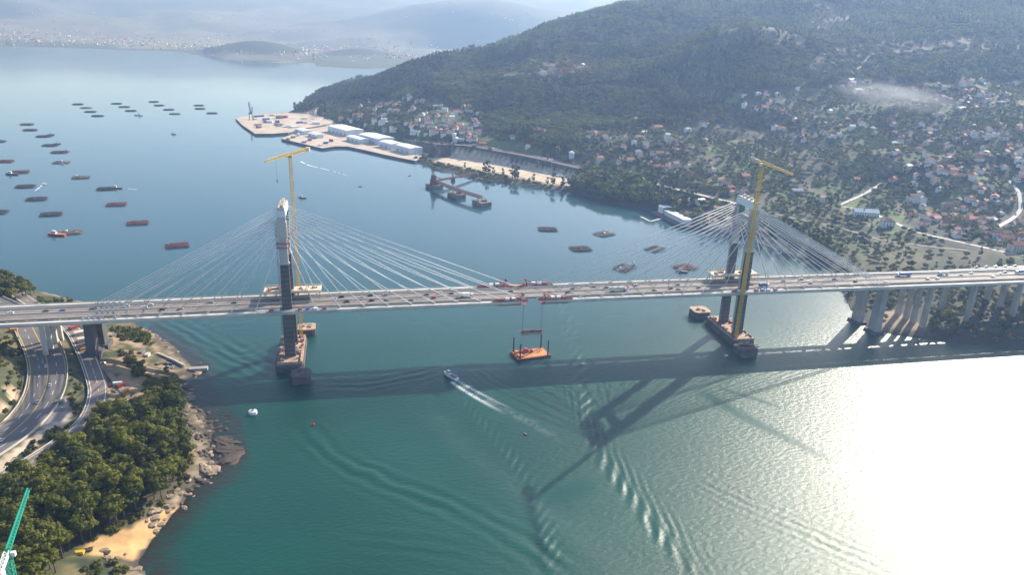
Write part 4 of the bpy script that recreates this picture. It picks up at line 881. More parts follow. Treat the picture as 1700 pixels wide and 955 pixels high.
def house(x, y, rz, dims, hip, wc, rc, place, detail, z=None):
    for (a, b_) in HOUSES:
        if (a-x)**2+(b_-y)**2 < 11.5**2: return None
    HOUSES.append((x, y)); w_, d_, h_ = dims; z = float(H(x, y)) if z is None else z
    size_ = 'large ' if w_ > 15 else 'tall ' if h_ > 8 else 'small ' if w_ < 10 else ''
    roofw = {'red': 'red tiled', 'brown': 'brown tiled', 'grey': 'grey', 'white': 'white'}[rc]
    t = thing('house', f'{size_}{wc} house, {roofw} {"hipped" if hip else "gabled"} roof, {place}', 'house', (x, y, z), rz, 'houses of the hillside villages')
    link('wall', housemesh(w_, d_, h_, hip, 'wall', wc), t); rf = link('roof', housemesh(w_, d_, h_, hip, 'roof', rc), t)
    link('chimney', CHIM, rf, (w_*.25, d_*.12, h_+d_*.2))
    if detail:
        nf = max(1, int(h_//2.9)); nw = max(2, int(w_//3.4))
        for f in range(nf):
            for q in range(nw):
                if f == 0 and q == nw//2: link('door', DOOR, t, (-w_/2+w_*(q+.5)/nw, -d_/2-.05, .1)); continue
                link('window', WIN, t, (-w_/2+w_*(q+.5)/nw, -d_/2-.05, f*2.9+1.0))
        for f in range(nf): link('window', WIN, t, (w_/2+.05, 0, f*2.9+1.0), math.pi/2); link('window', WIN, t, (-w_/2-.05, 0, f*2.9+1.0), math.pi/2)
    return t
TYPES = [(11, 8, 5.6), (13, 9, 6), (9, 7.5, 5.2), (17, 10, 6), (12, 9, 8.8), (8, 7, 3.2), (14, 8, 3.4)]
def rhouse(u, v, place, detail, spec=None):
    p = hit(u, v)
    if p[2] < 2.4: return
    for P, hw_ in ROADS_R:
        if np.min(np.hypot(P[:, 0]-p[0], P[:, 1]-p[1])) < hw_+7: return
    dims, wc, rc, rz = spec or (random.choice(TYPES), random.choices(list(WALLS), (8, 2, 1, 1))[0], random.choices(list(ROOFS), (8, 5, 1, .6))[0], None)
    rz = random.choice((-.25, .1, .45, 1.3))+random.uniform(-.15, .15) if rz is None else rz
    house(float(p[0]), float(p[1]), rz, dims, random.random() < .45, wc, rc, place, detail)
# the ones that stand out in the picture
for u, v, d_, wc, rc, rz, pl in [(1517, 336, (20, 12, 10), 'white', 'brown', -.1, 'alone on the knoll above the village road'), (1388, 338, (24, 12, 7), 'cream', 'red', -.25, 'beside the village road'), (1436, 358, (34, 14, 6), 'white', 'white', -.35, 'below the village road'), (1472, 376, (16, 12, 8.8), 'white', 'brown', -.3, 'at the end of the village road'),
        (1506, 376, (18, 11, 6), 'pink', 'red', -.3, 'next to the road edge of the village'), (1690, 418, (22, 13, 9), 'cream', 'red', -.2, 'at the right edge just above the bridge'), (1608, 372, (18, 12, 8.8), 'pink', 'red', .2, 'in the middle of the lower village'), (1483, 303, (14, 12, 7), 'pink', 'red', .4, 'by the top of the pale lane'), (1580, 288, (15, 10, 6), 'cream', 'red', .1, 'among trees in the upper village'),
        (1106, 238, (9, 9, 17), 'white', 'grey', .2, 'tower like among the shore trees'), (1094, 282, (18, 12, 7), 'pink', 'red', 0, 'above the coast road bend'), (1045, 272, (14, 11, 8), 'white', 'red', .1, 'beside the coast road'), (995, 268, (13, 11, 7), 'white', 'red', .2, 'left of the coast road houses'), (1120, 280, (12, 9, 9), 'cream', 'brown', .3, 'at the coast road bend'), (1178, 280, (12, 10, 9), 'white', 'brown', .3, 'behind the right crane'), (1236, 297, (16, 12, 6), 'pink', 'red', .1, 'behind the right pylon top'),
        (1420, 303, (12, 9, 6), 'white', 'red', 0, 'left of the pale lane'), (892, 222, (22, 14, 7), 'cream', 'red', .2, 'alone below the forest edge'), (1090, 216, (22, 12, 7), 'cream', 'red', .2, 'alone at the top of the shore village'), (1268, 182, (15, 11, 6), 'cream', 'red', 0, 'in the hamlet under the rocky knoll'), (1270, 163, (13, 10, 7), 'cream', 'brown', 0, 'above the hamlet'), (1412, 137, (18, 12, 7), 'white', 'grey', .2, 'at the foot of the forest track'), (1610, 140, (14, 11, 9), 'white', 'red', .1, 'in the high hamlet by the dark wood'), (1595, 183, (18, 9, 4), 'white', 'white', .1, 'beside the drifting smoke'), (1563, 167, (12, 10, 9), 'pink', 'brown', .2, 'just above the drifting smoke'),
        (750, 200, (12, 9, 9), 'white', 'white', .2, 'high in the dense coastal village'), (800, 243, (16, 11, 6), 'pink', 'red', .1, 'over the dark cutting'), (690, 222, (24, 9, 4), 'white', 'white', -.4, 'beside the coast road left of the cutting'), (636, 205, (22, 10, 5), 'white', 'grey', -.3, 'in the small village above the white sheds')]:
    rhouse(u, v, pl, True, (d_, wc, rc, rz))
for poly, cnt, pl in [([(575, 180), (640, 172), (665, 195), (610, 208), (568, 198)], 24, 'in the small village above the white sheds'), ([(695, 192), (780, 178), (800, 215), (790, 238), (720, 230), (682, 220)], 66, 'in the dense coastal village'), ([(840, 108), (885, 103), (960, 112), (940, 126), (850, 132)], 11, 'in the autumn clearing on the hill'), ([(850, 205), (920, 215), (935, 250), (850, 238)], 7, 'in the fields above the dark cutting'),
                      ([(960, 232), (1120, 215), (1130, 290), (995, 285)], 26, 'among the trees above the coast road'), ([(1230, 160), (1300, 150), (1300, 192), (1240, 196)], 9, 'in the hamlet under the rocky knoll'), ([(1290, 190), (1420, 176), (1460, 215), (1330, 240)], 24, 'in the valley village left of the smoke'), ([(1390, 132), (1480, 140), (1690, 130), (1695, 188), (1480, 168), (1390, 150)], 34, 'in the high hamlet by the dark wood'),
                      ([(1480, 212), (1700, 208), (1700, 330), (1560, 312), (1480, 262)], 64, 'in the terraced upper village'), ([(1500, 335), (1700, 330), (1700, 425), (1620, 412), (1520, 380)], 78, 'in the lower village near the bridge'), ([(1150, 300), (1230, 310), (1390, 330), (1380, 345), (1240, 335)], 9, 'along the road behind the right pylon')]:
    xs = [p[0] for p in poly]; ys = [p[1] for p in poly]; k = 0
    for _ in range(cnt*4):
        u, v = random.uniform(min(xs), max(xs)), random.uniform(min(ys), max(ys))
        if inpoly(np.array([u]), np.array([v]), poly)[0]:
            rhouse(u, v, pl, v > 300); k += 1
        if k >= cnt: break
mb = MB(); RC = list(ROOFS.values()); WC = list(WALLS.values()); cnt_ = 0; ALLM = RC+WC
for poly, n_ in [([(560, 165), (680, 160), (800, 180), (800, 235), (690, 235), (560, 205)], 60), ([(820, 100), (980, 100), (960, 135), (840, 135)], 18), ([(850, 200), (1180, 205), (1220, 310), (960, 272), (850, 240)], 30), ([(1220, 150), (1460, 140), (1480, 260), (1240, 215)], 22), ([(1380, 125), (1700, 120), (1700, 200), (1400, 160)], 22), ([(1440, 190), (1700, 190), (1700, 425), (1540, 390), (1480, 300)], 60), ([(560, 140), (760, 120), (800, 165), (640, 175)], 16)]:
    xs = [p[0] for p in poly]; ys = [p[1] for p in poly]; k = 0
    for _ in range(n_*3):
        if k >= n_: break
        u, v = random.uniform(min(xs), max(xs)), random.uniform(min(ys), max(ys))
        if not inpoly(np.array([u]), np.array([v]), poly)[0]: continue
        p = hit(u, v); k += 1
        if p[2] < 3 or any((a-p[0])**2+(b_-p[1])**2 < 90 for a, b_ in HOUSES) or min(np.min(np.hypot(P[:, 0]-p[0], P[:, 1]-p[1]))-hw_ for P, hw_ in ROADS_R) < 6: continue
        HOUSES.append((p[0], p[1])); w_, d_, h_ = random.choice(TYPES); rz = random.uniform(-.4, 1.4); ri = random.choices(range(4), (7, 5, 1, .6))[0]
        mb.box((p[0], p[1], p[2]-5), (w_, d_, h_+5), rz, mi=4+random.choices(range(4), (8, 2, 1, 1))[0]); mb.box((p[0], p[1], p[2]+h_+.004), (w_+.8, d_+.8, d_*.27), rz, mi=ri, top=(.55, .05)); cnt_ += 1
tag(mb.build('small_houses', ALLM), 'many more small pale houses and outbuildings filling the villages', 'houses', kind='stuff')
# the town across the bay, too far to tell its houses apart
mbs = [[], []]; rs = np.random.default_rng(5); mb = MB(); N_ = 0
for _ in range(6500):
    u, v = rs.uniform(-60, 900), rs.uniform(2, 108); z = 10.
    dn_ = math.exp(-((v-(60+.045*max(u, 0)))/9)**2)*1.0+.10*(1 if 20 < v < 100 else .3)
    if rs.random() > dn_: continue
    d = ray(u, v); q = None
    for t_ in np.arange(3300, 9500, 60.):
        x, y, zz = CAM+d*t_; 
        i = (math.atan2(x-CAM[0], y-CAM[1])+.95)/2.1*299; j = math.log(max(t_, 3101)/3100)/math.log(18000/3100)*149
        if 0 <= i < 299 and 0 <= j < 149:
            g_ = ZF[int(j), int(i)]
            if g_ > 1.5 and zz <= g_: q = (x, y, g_); break
            if zz < 0: break
    if q is None or any(math.hypot(q[0]-a_[0], q[1]-a_[1]-120) < 260 for a_ in (at(425, 92), at(600, 96))): continue
    w_ = rs.uniform(8, 16); mb.box((q[0], q[1], q[2]-4), (w_, w_*.8, rs.uniform(8, 12)), rs.uniform(0, 3), mi=int(rs.choice(3, p=(.30, .32, .38)))); N_ += 1
tag(mb.build('far_town', [WALLS['white'], WALLS['cream'], ROOFS['red']]), 'pale hazy town spread along the shore across the bay', 'town', kind='stuff')

# ================================================================== THE PORT AND SHORE WORKS
def quay(poly, z, label):
    P = [tuple(at(u, v, z)[:2]) for u, v in poly]; t = thing('quay', label, 'quay')
    MB().prism(P, -4, z-.6).build('quay_wall', CONC_DK, t); MB().prism(P, z-.596, z).build('paving', mat('quay_paving', (.50, .40, .31), .9, .15, .03), t)
    n_ = len(P); mb = MB()
    for k in range(n_-1): mb.beam((*P[k], z+.25), (*P[k+1], z+.25), .9, .5)
    mb.build('kerb', CONC_PALE, t)
quay([(391, 196), (402, 207), (424, 222), (450, 222), (478, 220), (500, 214), (545, 206), (560, 201), (520, 190), (470, 187), (420, 190)], 4.2, 'outer port quay with sandy stockpiles and a blue crane')
quay([(467, 230), (500, 238), (535, 246), (556, 243), (577, 243), (610, 250), (640, 257), (690, 267), (712, 256), (650, 236), (600, 220), (545, 209), (500, 216)], 4.0, 'long inner port quay carrying the white sheds')
wa = at(560, 215, 4); wb = at(690, 250, 4); WRZ = math.atan2(wb[1]-wa[1], wb[0]-wa[0])
SHEDW = mat('shed_wall', (.62, .66, .72), .6, .05, .2); SHEDR = mat('shed_roof', (.78, .77, .75), .5, .05, .2)
def shed(u, v, w_, d_, h_, label):
    p = at(u, v, 4.0); t = thing('warehouse', label, 'warehouse', (float(p[0]), float(p[1]), 4.0), WRZ, 'white sheds of the port')
    MB().box((0, 0, 0), (w_, d_, h_)).build('wall', SHEDW, t); r_ = MB(); x = w_/2+.4; y = d_/2+.4; V = [(-x, -y, h_), (x, -y, h_), (x, y, h_), (-x, y, h_), (-x, 0, h_+2.2), (x, 0, h_+2.2)]
    r_._add(V, [(0, 1, 5, 4), (2, 3, 4, 5), (1, 2, 5), (3, 0, 4), (0, 3, 2, 1)]).build('roof', SHEDR, t)
    for k in range(max(1, int(w_//18))): MB().box((-w_/2+9+k*18, -d_/2-.1, .05), (5, .2, 5)).build('roller_door', STEEL, t)
shed(504, 221, 44, 22, 8, 'low white shed nearest the outer quay'); shed(524, 227, 40, 18, 7, 'low white shed at the inner quay head'); shed(574, 221, 92, 44, 13, 'long white shed furthest inland by the outer quay'); shed(594, 235, 62, 22, 9, 'white shed in front of the long shed row')
shed(625, 235, 82, 42, 13, 'tall white shed in the middle of the row'); shed(650, 244.5, 50, 30, 11, 'white shed with grey doors right of the middle'); shed(679, 252, 58, 30, 12, 'white shed at the right end of the row')
rs = random.Random(8); PILE = [mat('sand_pile', (.52, .40, .28), .95, .15, .1), RED, BLUE, WHITE, WOODB]
for k in range(34):
    u, v = rs.uniform(412, 545), rs.uniform(192, 219)
    if not inpoly(np.array([u]), np.array([v]), [(408, 200), (426, 217), (478, 215), (545, 203), (520, 192), (430, 192)])[0]: continue
    p = at(u, v, 4.2); m_ = k % 5; nm = ('sand heap', 'red container stack', 'blue container stack', 'white container stack', 'timber stack')[m_]; w_ = rs.uniform(9, 24); h_ = rs.uniform(2.5, 6)
    o = MB().box((0, 0, 0), (w_, w_*rs.uniform(.3, .7), h_), top=(.35, .3) if m_ == 0 else (1, 1)).build(nm.replace(' ', '_'), PILE[m_]); o.location = (p[0], p[1], 4.204); o.rotation_euler[2] = rs.uniform(-.3, .8)
    tag(o, f'{"wide" if w_ > 17 else "small"} {nm} on the {"tip" if u < 440 else "middle" if u < 490 else "landward part"} of the outer quay', 'cargo', 'cargo stacked on the outer quay')
for k in range(9):
    p = at(478+k*9, 232+k*1.6-(k % 3)*5, 4.0); o = MB().box((0, 0, 0), (10, 5, 3+k % 3)).build('container_stack', [RED, STEEL, WHITE, BLUE][k % 4]); o.location = (p[0], p[1], 4.004); o.rotation_euler[2] = WRZ+(k % 2)
    tag(o, f'{["red", "grey", "white", "blue"][k % 4]} container stack on the inner quay edge, {["first", "second", "third", "fourth", "fifth", "sixth", "seventh", "eighth", "ninth"][k]} from its tip', 'container', 'containers on the inner quay')
p = at(417, 199, 4.2); hc = thing('harbour_crane', 'blue portal crane rising from the tip of the outer quay', 'crane', (float(p[0]), float(p[1]), 4.2))
for i in (-5, 5):
    for j in (-5, 5): MB().beam((i, j, 0), (i*.6, j*.6, 15), 1.1).build('leg', BLUE, hc)
MB().box((0, 0, 15), (8.5, 8.5, 4.5)).build('machine_house', BLUE, hc); MB().lattice((0, 0, 19), (-3, 2, 44), 2.6, 3.2, .5).build('boom', BLUE, hc); MB().lattice((3, 0, 19), (5, 0, 33), 1.8, 3, .4).beam((5, 0, 33), (-3, 2, 44), .35).build('back_mast', BLUE, hc)
# the dark retaining wall behind the pale lot
WP = spline([at(u, v, 5.) for u, v in [(700, 250), (728, 256), (757, 259), (820, 268), (890, 281), (962, 296), (985, 301)]], 10.); T_ = np.gradient(WP[:, :2], axis=0); T_ /= np.linalg.norm(T_, axis=1)[:, None]; N_w = np.c_[-T_[:, 1], T_[:, 0]]; V = []; Fs = []; tops = []
for k in range(len(WP)):
    b_ = WP[k, :2]+N_w[k]*2.0; e_ = WP[k, :2]+N_w[k]*9.0; zt = max(float(H(*(WP[k, :2]+N_w[k]*40.))), float(H(*e_)), 9)+.3; zt = min(zt, 38); tops.append(zt); V += [(b_[0], b_[1], 3.5), (e_[0], e_[1], zt)]
for _ in range(4): tops = [tops[0]]+[(tops[k-1]+2*tops[k]+tops[k+1])/4 for k in range(1, len(tops)-1)]+[tops[-1]]
V = [(x, y, z if z == 3.5 else tops[i//2]) for i, (x, y, z) in enumerate(V)]
n0 = len(V); V += [(x, y, z-2) if i % 2 else (x, y, z-2) for i, (x, y, z) in enumerate(V)]
for k in range(len(WP)): e_ = WP[k, :2]+N_w[k]*41.0; V.append((e_[0], e_[1], tops[k]+.2))
for k in range(len(WP)-1): a = 2*k; Fs += [(a, a+2, a+3, a+1), (a+1, a+3, 2*n0+k+1, 2*n0+k)]
RW = thing('retaining_wall', 'long dark stepped retaining wall behind the pale lot', 'wall'); MB()._add(V, Fs).build('wall_face', mat('dark_cut_face', (.085, .066, .058), .95, .3, .12), RW)
mb = MB()
for k in range(len(WP)-1): mb.beam(V[2*k+1], V[2*k+3], 1.6, 1.0)
mb.build('coping', CONC, RW)
# old ore loading jetty
cs = [at(721, 306, 6), at(758, 321, 6), at(800, 334, 6)]
J = thing('loading_jetty', 'rusty old loading jetty on three masonry islands with a steel truss walkway', 'jetty'); jd = cs[2]-cs[0]; jz = math.atan2(jd[1], jd[0]); STONE = mat('jetty_stone', (.20, .165, .14), .95, .25, .2)
RUST = mat('rusty_steel', (.23, .10, .085), .8, .25, .3)
for c in cs: o = MB().box((0, 0, -4), (26, 20, 9), top=(.93, .93)).box((0, 0, 5.004), (25.5, 20, 1)).build('stone_island', STONE, J); o.location = (c[0], c[1], 0); o.rotation_euler[2] = jz
mb = MB()
for a, c in ((0, 1), (1, 2)): mb.lattice(Vector(cs[a])+Vector((0, 0, 6)), Vector(cs[c])+Vector((0, 0, 6)), 4, 4.2, .45)
mb.build('truss_walkway', RUST, J)
for c in cs:
    mb = MB()
    for i, j in ((-7, -5), (7, -5), (7, 5), (-7, 5)): mb.beam((c[0]+i, c[1]+j, 6), (c[0]+i*.7, c[1]+j*.7, 10.5), .7)
    mb.box((c[0]+4, c[1], 6.01), (8, 5, 2.2)); mb.build('trestle', RUST, J)
c = cs[0]; mb = MB(); mb.box((c[0], c[1], 6.01), (13, 11, 9)); mb.box((c[0]-1, c[1]+1, 15.02), (8, 8, 7)); mb.lattice((c[0]-2, c[1], 22), (c[0]-3, c[1], 36), 3.2, 3, .4); mb.beam((c[0], c[1], 20), (c[0]+16, c[1]+2, 13), 1.2); mb.build('loader_tower', RUST, J)
a = Vector(cs[0])+Vector((6, 4, 6)); e = Vector(at(790, 288, 6)); MB().lattice(a, e, 3, 4.5, .4).build('shore_conveyor', RUST, J)
p = at(752, 300, 0); MB().box((p[0], p[1], -3), (8, 8, 8), top=(.7, .7)).tube((p[0], p[1], 5), (p[0], p[1], 13), 1.5, .8).build('mooring_post', STONE, J)
for k, (u, v0, v1) in enumerate([(750, 264, 226), (818, 274, 240), (893, 290, 250), (915, 293, 256), (950, 300, 262), (690, 258, 226)]):
    p = at(u, v0, 5.); t = thing('light_mast', f'tall thin light mast, {["first", "second", "third", "fourth", "fifth"][k] if k < 5 else "shortest"} along the pale lot', 'light mast', (float(p[0]), float(p[1]), 5.), 0, 'light masts of the pale lot')
    MB().tube((0, 0, 0), (0, 0, 32), .45, .22).build('pole', STEEL, t, True); MB().box((0, 0, 32), (3.6, 1.2, .9)).build('lamp_head', WHITE, t)
for k, (u, v) in enumerate([(905, 288), (925, 293), (935, 294), (850, 275), (838, 273), (930, 291)]):
    p = at(u, v, 5.05); o = MB().box((0, 0, .4), (9, 2.5, 2.6)).box((4.9, 0, .4), (1.8, 2.4, 2.2), mi=1).build('parked_lorry', [WHITE, [WHITE, BLUE, RED][k % 3]]); o.location = p; o.rotation_euler[2] = -.62
    tag(o, f'white box lorry parked at the back of the pale lot, {["first", "second", "third", "fourth", "fifth", "sixth"][k]} from the lamp masts', 'lorry', 'lorries on the pale lot')
# dock building by the far shore
t = thing('dock_building', 'long white waterside building on a dark quay near the right pylon', 'building'); a = at(1098, 352, 3); c = at(1142, 374, 3); brz = math.atan2(c[1]-a[1], c[0]-a[0]); m_ = (a+c)/2
for nm, (ox, oy), dm, mt in (('quay_base', (0, 0), (92, 30, 6), CONC_DK), ):
    o = MB().box((0, 0, -3), dm).build(nm, mt, t); o.location = (m_[0], m_[1], 0); o.rotation_euler[2] = brz
L_ = float(np.linalg.norm(c-a))
o = MB().box((6, 2, 3.004), (L_*.72, 13, 6.5)).build('wall', WALLS['white'], t); o.location = (m_[0], m_[1], 0); o.rotation_euler[2] = brz
o = MB().box((6, 2, 9.51), (L_*.74, 14, .6)).build('roof', SHEDR, t); o.location = (m_[0], m_[1], 0); o.rotation_euler[2] = brz
o = MB().box((-L_*.45, 3, 3.004), (14, 15, 9.5)).box((-L_*.45, 3, 12.51), (15, 16, .5)).build('end_block', SHEDR, t); o.location = (m_[0], m_[1], 0); o.rotation_euler[2] = brz
mb = MB(); P = [at(u, v, .5) for u, v in [(1064, 360), (1080, 368), (1108, 360)]]
for i in (0, 1): mb.beam(P[i], P[i+1], 3.2, 1.0)
tag(mb.build('floating_pontoon', CONC_PALE), 'white L shaped floating pontoon beside the dock building', 'pontoon')
for u, v, w_, h_, lab in [(1080, 312, 14, 5, 'small white roofed shed among the trees above the dock'), (1096, 317, 10, 4, 'second small white shed above the dock'), (1162, 340, 13, 7, 'white gabled boathouse left of the right pylon')]:
    p = hit(u, v); t = thing('shed', lab, 'shed', tuple(map(float, p)), .4); MB().box((0, 0, -3), (w_, w_*.7, h_+3)).build('wall', WALLS['white'], t); x, y = w_/2+.4, w_*.35+.4
    MB()._add([(-x, -y, h_), (x, -y, h_), (x, y, h_), (-x, y, h_), (-x, 0, h_+2), (x, 0, h_+2)], [(0, 1, 5, 4), (2, 3, 4, 5), (1, 2, 5), (3, 0, 4), (0, 3, 2, 1)]).build('roof', SHEDR, t)

# ================================================================== MUSSEL RAFTS AND BOATS
def raftparts(m, seed, full=True):
    rs = random.Random(seed); t = []
    fr = MB()
    for y in np.linspace(-9, 9, 5): fr.beam((-13.5, y, 1.0), (13.5, y, 1.0), .6, .5)
    t.append(('main_beam', fr, m))
    sl = MB()
    for x in np.linspace(-13, 13, 12): sl.beam((x+rs.uniform(-.2, .2), -9.8+rs.uniform(-.6, .6), 1.4), (x+rs.uniform(-.2, .2), 9.8+rs.uniform(-.6, .6), 1.4), .34, .28)
    for y in np.linspace(-9.5, 9.5, 7): sl.beam((-13+rs.uniform(0, 5), y, 1.62), (13-rs.uniform(0, 5), y+rs.uniform(-.8, .8), 1.62), .5, .3)
    for _ in range(7): sl.box((rs.uniform(-11, 11), rs.uniform(-8, 8), 1.7), (rs.uniform(1, 4), rs.uniform(.8, 2.5), rs.uniform(.2, .9)), rs.uniform(0, 3))
    t.append(('cross_pole', sl, m))
    return [(n_, b_.mesh(n_, mm)) for n_, b_, mm in t]
FLOAT = MB().tube((-2.2, 0, .15), (2.2, 0, .15), .95, n=8).mesh('float', mat('float_paint', (.16, .10, .09), .8, .2, .3)); SHACK = MB().box((0, 0, 1.75), (3, 2.4, 2.2)).mesh('hut', WHITE)
RP = {'dark': raftparts(WOOD, 1), 'red': raftparts(WOODR, 2), 'bleached': raftparts(WOODB, 3)}
def raft(u, v, c, rz, label, hut=False):
    p = at(u, v); t = thing('mussel_raft', label, 'raft', (float(p[0]), float(p[1]), 0), rz, 'mussel rafts moored in the bay')
    for n_, me in RP[c]: o = link(n_, me, t); o['kind'] = 'stuff'
    for x in (-9.5, 0, 9.5):
        for y in (-6.5, 6.5): link('float', FLOAT, t, (x, y, 0))
    if hut: link('hut', SHACK, t, (random.uniform(-6, 6), random.uniform(-4, 4), 0))
ORD = ['first', 'second', 'third', 'fourth', 'fifth']
for r_, L in enumerate([[(129, 173, 'dark'), (143, 179, 'bleached'), (150, 185.5, 'dark'), (162, 192.5, 'dark')], [(193.5, 172, 'dark'), (206, 177.5, 'dark'), (217, 184, 'dark')], [(255, 169, 'dark'), (264, 175, 'dark'), (280, 182, 'dark'), (290, 189, 'bleached')], [(330, 175, 'dark'), (332, 180.5, 'dark'), (352, 188, 'dark')]]):
    for k, (u, v, c) in enumerate(L): raft(u, v, c, random.uniform(-.05, .1), f'far {c} mussel raft, {ORD[k]} from the top of the {["leftmost", "second", "third", "rightmost"][r_]} distant column')
for u, v, c, rz, lab in [(44.5, 206.5, 'red', .05, 'small reddish mussel raft at the top of the left column'), (50, 216, 'dark', .05, 'dark mussel raft just below the small reddish one'), (72, 226.5, 'dark', .08, 'dark mussel raft with a dark boat at its end'), (83, 241.5, 'dark', .05, 'dark mussel raft midway down the left column'), (98, 253, 'dark', .1, 'dark mussel raft with a white boat at its right end'), (101.5, 270, 'bleached', .12, 'pale mussel raft with a small white boat below it'),
                         (-4, 235, 'dark', 0, 'dark mussel raft half cut off by the left edge'), (8, 268, 'red', .1, 'reddish mussel raft touching the left edge'), (33, 286, 'red', .2, 'reddish mussel raft with a boat moored at its left end'), (42, 310, 'dark', .15, 'dark mussel raft with a speedboat passing its right end'), (134, 295, 'bleached', .25, 'pale mussel raft alone right of the left column'), (176, 314, 'dark', .2, 'dark mussel raft with a workboat alongside'),
                         (60.5, 331, 'dark', .15, 'dark mussel raft below the speedboat wake'), (193, 340, 'red', .15, 'red mussel raft right of the workboat raft'), (84.5, 356.5, 'dark', .2, 'dark mussel raft above the red fishing vessel'), (116, 386.5, 'bleached', .15, 'pale mussel raft beside the red fishing vessel'), (228, 371, 'red', .2, 'red mussel raft in the open middle of the left bay'), (294, 408.5, 'red', .25, 'large red mussel raft closest to the left bridge cables'), (-6, 353, 'dark', 0, 'dark mussel raft corner at the left edge above the fishing vessel'),
                         (909, 381.5, 'dark', -.15, 'dark square mussel raft furthest left behind the mid span'), (1003, 389, 'bleached', .5, 'mussel raft with white huts near the floating pontoon'), (964, 414, 'dark', .1, 'brown mussel raft in the middle of the group behind the span'), (1088, 414.5, 'dark', .5, 'dark mussel raft behind the upper cables'), (1037, 446, 'dark', .7, 'dark mussel raft with moored white boats close behind the bridge'), (1137, 445, 'red', .3, 'reddish mussel raft left of the right pylon')]:
    raft(u, v, c, rz, lab, c == 'bleached')
def hullmesh(L, W, Hh, m):
    mb = MB(); st = [(-.5, .82, .0), (-.2, 1, 0), (.2, .95, .02), (.4, .55, .12), (.5, .05, .25)]; V = []; Fs = []
    for s, w_, r_ in st:
        x = s*L; y = W/2*w_; z = Hh*(1+r_); V += [(x, -y*.7, -.6), (x, -y, z), (x, y, z), (x, y*.7, -.6)]
    for k in range(len(st)-1):
        a = k*4; Fs += [(a, a+4, a+5, a+1), (a+1, a+5, a+6, a+2), (a+2, a+6, a+7, a+3), (a+3, a+7, a+4, a)]
    Fs += [(0, 1, 2, 3), tuple(i+16 for i in (3, 2, 1, 0))]; mb._add(V, Fs); return mb.mesh('hull', m)
HULLC = {'white': WHITE, 'red': REDB, 'dark': mat('dark_hull', (.03, .045, .06), .5, .1, .3), 'blue': BLUE}
def boat(u, v, L, c, rz, label, house_=True, mast=True, z=0):
    p = at(u, v); t = thing('boat', label, 'boat', (float(p[0]), float(p[1]), 0), rz, 'boats on the water'); W = L*.3; Hh = L*.09+.3
    link('hull', hullmesh(L, W, Hh, HULLC[c]), t); MB().box((-L*.04, 0, Hh+.004), (L*.8, W*.7, .12)).build('deck', WOODB if c != 'red' else ORANGE, t)
    if house_: w_ = MB().box((L*.12, 0, Hh+.13), (L*.24, W*.55, L*.13+.8), top=(.8, .9)).build('wheelhouse', WHITE, t); MB().box((L*.12, 0, Hh+.13+(L*.13+.8)*.55), (L*.235, W*.53, L*.03+.2)).build('window_band', GLASS, w_)
    if mast: MB().tube((L*.02, 0, Hh), (L*.02, 0, Hh+L*.35), .12, n=5).beam((L*.02, 0, Hh+L*.3), (-L*.25, 0, Hh+L*.12), .14).build('mast', DARK, t)
    return t
tb = TRAIL[0]-TRAIL[4]; hd = math.atan2(tb[1], tb[0])
boat(748, 626, 17, 'white', hd, 'workboat with white bow speeding under the bridge ahead of a white wake')
for a in [(94, 391, 22, 'red', 2.9, 'red fishing vessel beside the pale raft at lower left'), (20, 290, 20, 'dark', 3.0, 'dark boat moored at the reddish raft near the left edge'), (84, 224, 15, 'dark', .2, 'dark boat at the end of a left column raft'), (95, 239, 13, 'dark', .1, 'dark boat tied to the mid column raft'), (110, 251, 14, 'white', .1, 'white boat at the right end of a left column raft'), (103, 273, 8, 'white', .3, 'tiny white boat below the pale raft'),
          (194, 313, 17, 'dark', 3.0, 'dark workboat alongside its raft with a pale trail'), (230, 191.5, 20, 'white', .1, 'white boat below the second distant raft column'), (288, 223, 13, 'dark', 2.5, 'lone dark boat in the open bay'), (502, 329, 13, 'dark', 2.7, 'small dark boat just right of the left crane'), (598, 310, 6, 'dark', 0, 'tiny dark skiff in the middle channel'), (680, 292, 6, 'dark', .6, 'tiny dark skiff near the old jetty'),
          (73, 306, 8, 'white', .9, 'white speedboat with a short wake by the left rafts'), (1050, 440, 12, 'white', .5, 'white boat moored to the raft close behind the bridge'), (1028, 448, 10, 'white', .4, 'second white boat at the raft behind the bridge'), (1132, 452, 15, 'dark', 2.6, 'dark boat just behind the far deck edge by the red raft'), (872, 722, 4, 'dark', 2.0, 'tiny dark dinghy right of the white wake'), (1005, 386, 9, 'white', .4, 'white boat at the raft with huts'),
          (1295, 421, 8, 'white', .5, 'small white boat off the far sandy beach'), (1320, 433, 7, 'dark', .8, 'small dark boat off the far sandy beach'), (1172, 408, 7, 'white', .2, 'small white boat seen between the right cables')]: boat(*a, house_=a[2] > 7, mast=a[2] > 12)
p = at(420, 687); t = thing('mooring_buoy', 'fat white mooring buoy floating off the wooded left shore', 'buoy', (float(p[0]), float(p[1]), 0)); MB().tube((0, 0, -.6), (0, 0, 2.2), 3.1, 2.9, 14).build('body', WHITE, t, False); MB().tube((0, 0, 2.204), (0, 0, 3.0), 1.6, 1.0, 12).build('top', WHITE, t); MB().box((.2, 0, 3.004), (1.4, .3, .7)).build('ring', DARK, t)
p = at(520, 706); t = thing('marker_buoy', 'small red marker buoy between the shore and the left pylon', 'buoy', (float(p[0]), float(p[1]), 0)); MB().tube((0, 0, -.4), (0, 0, 1.0), 1.3, 1.2, 10).build('body', REDB, t); MB().tube((0, 0, 1.0), (0, 0, 3.8), .55, .15, 6).build('tower', REDB, t)

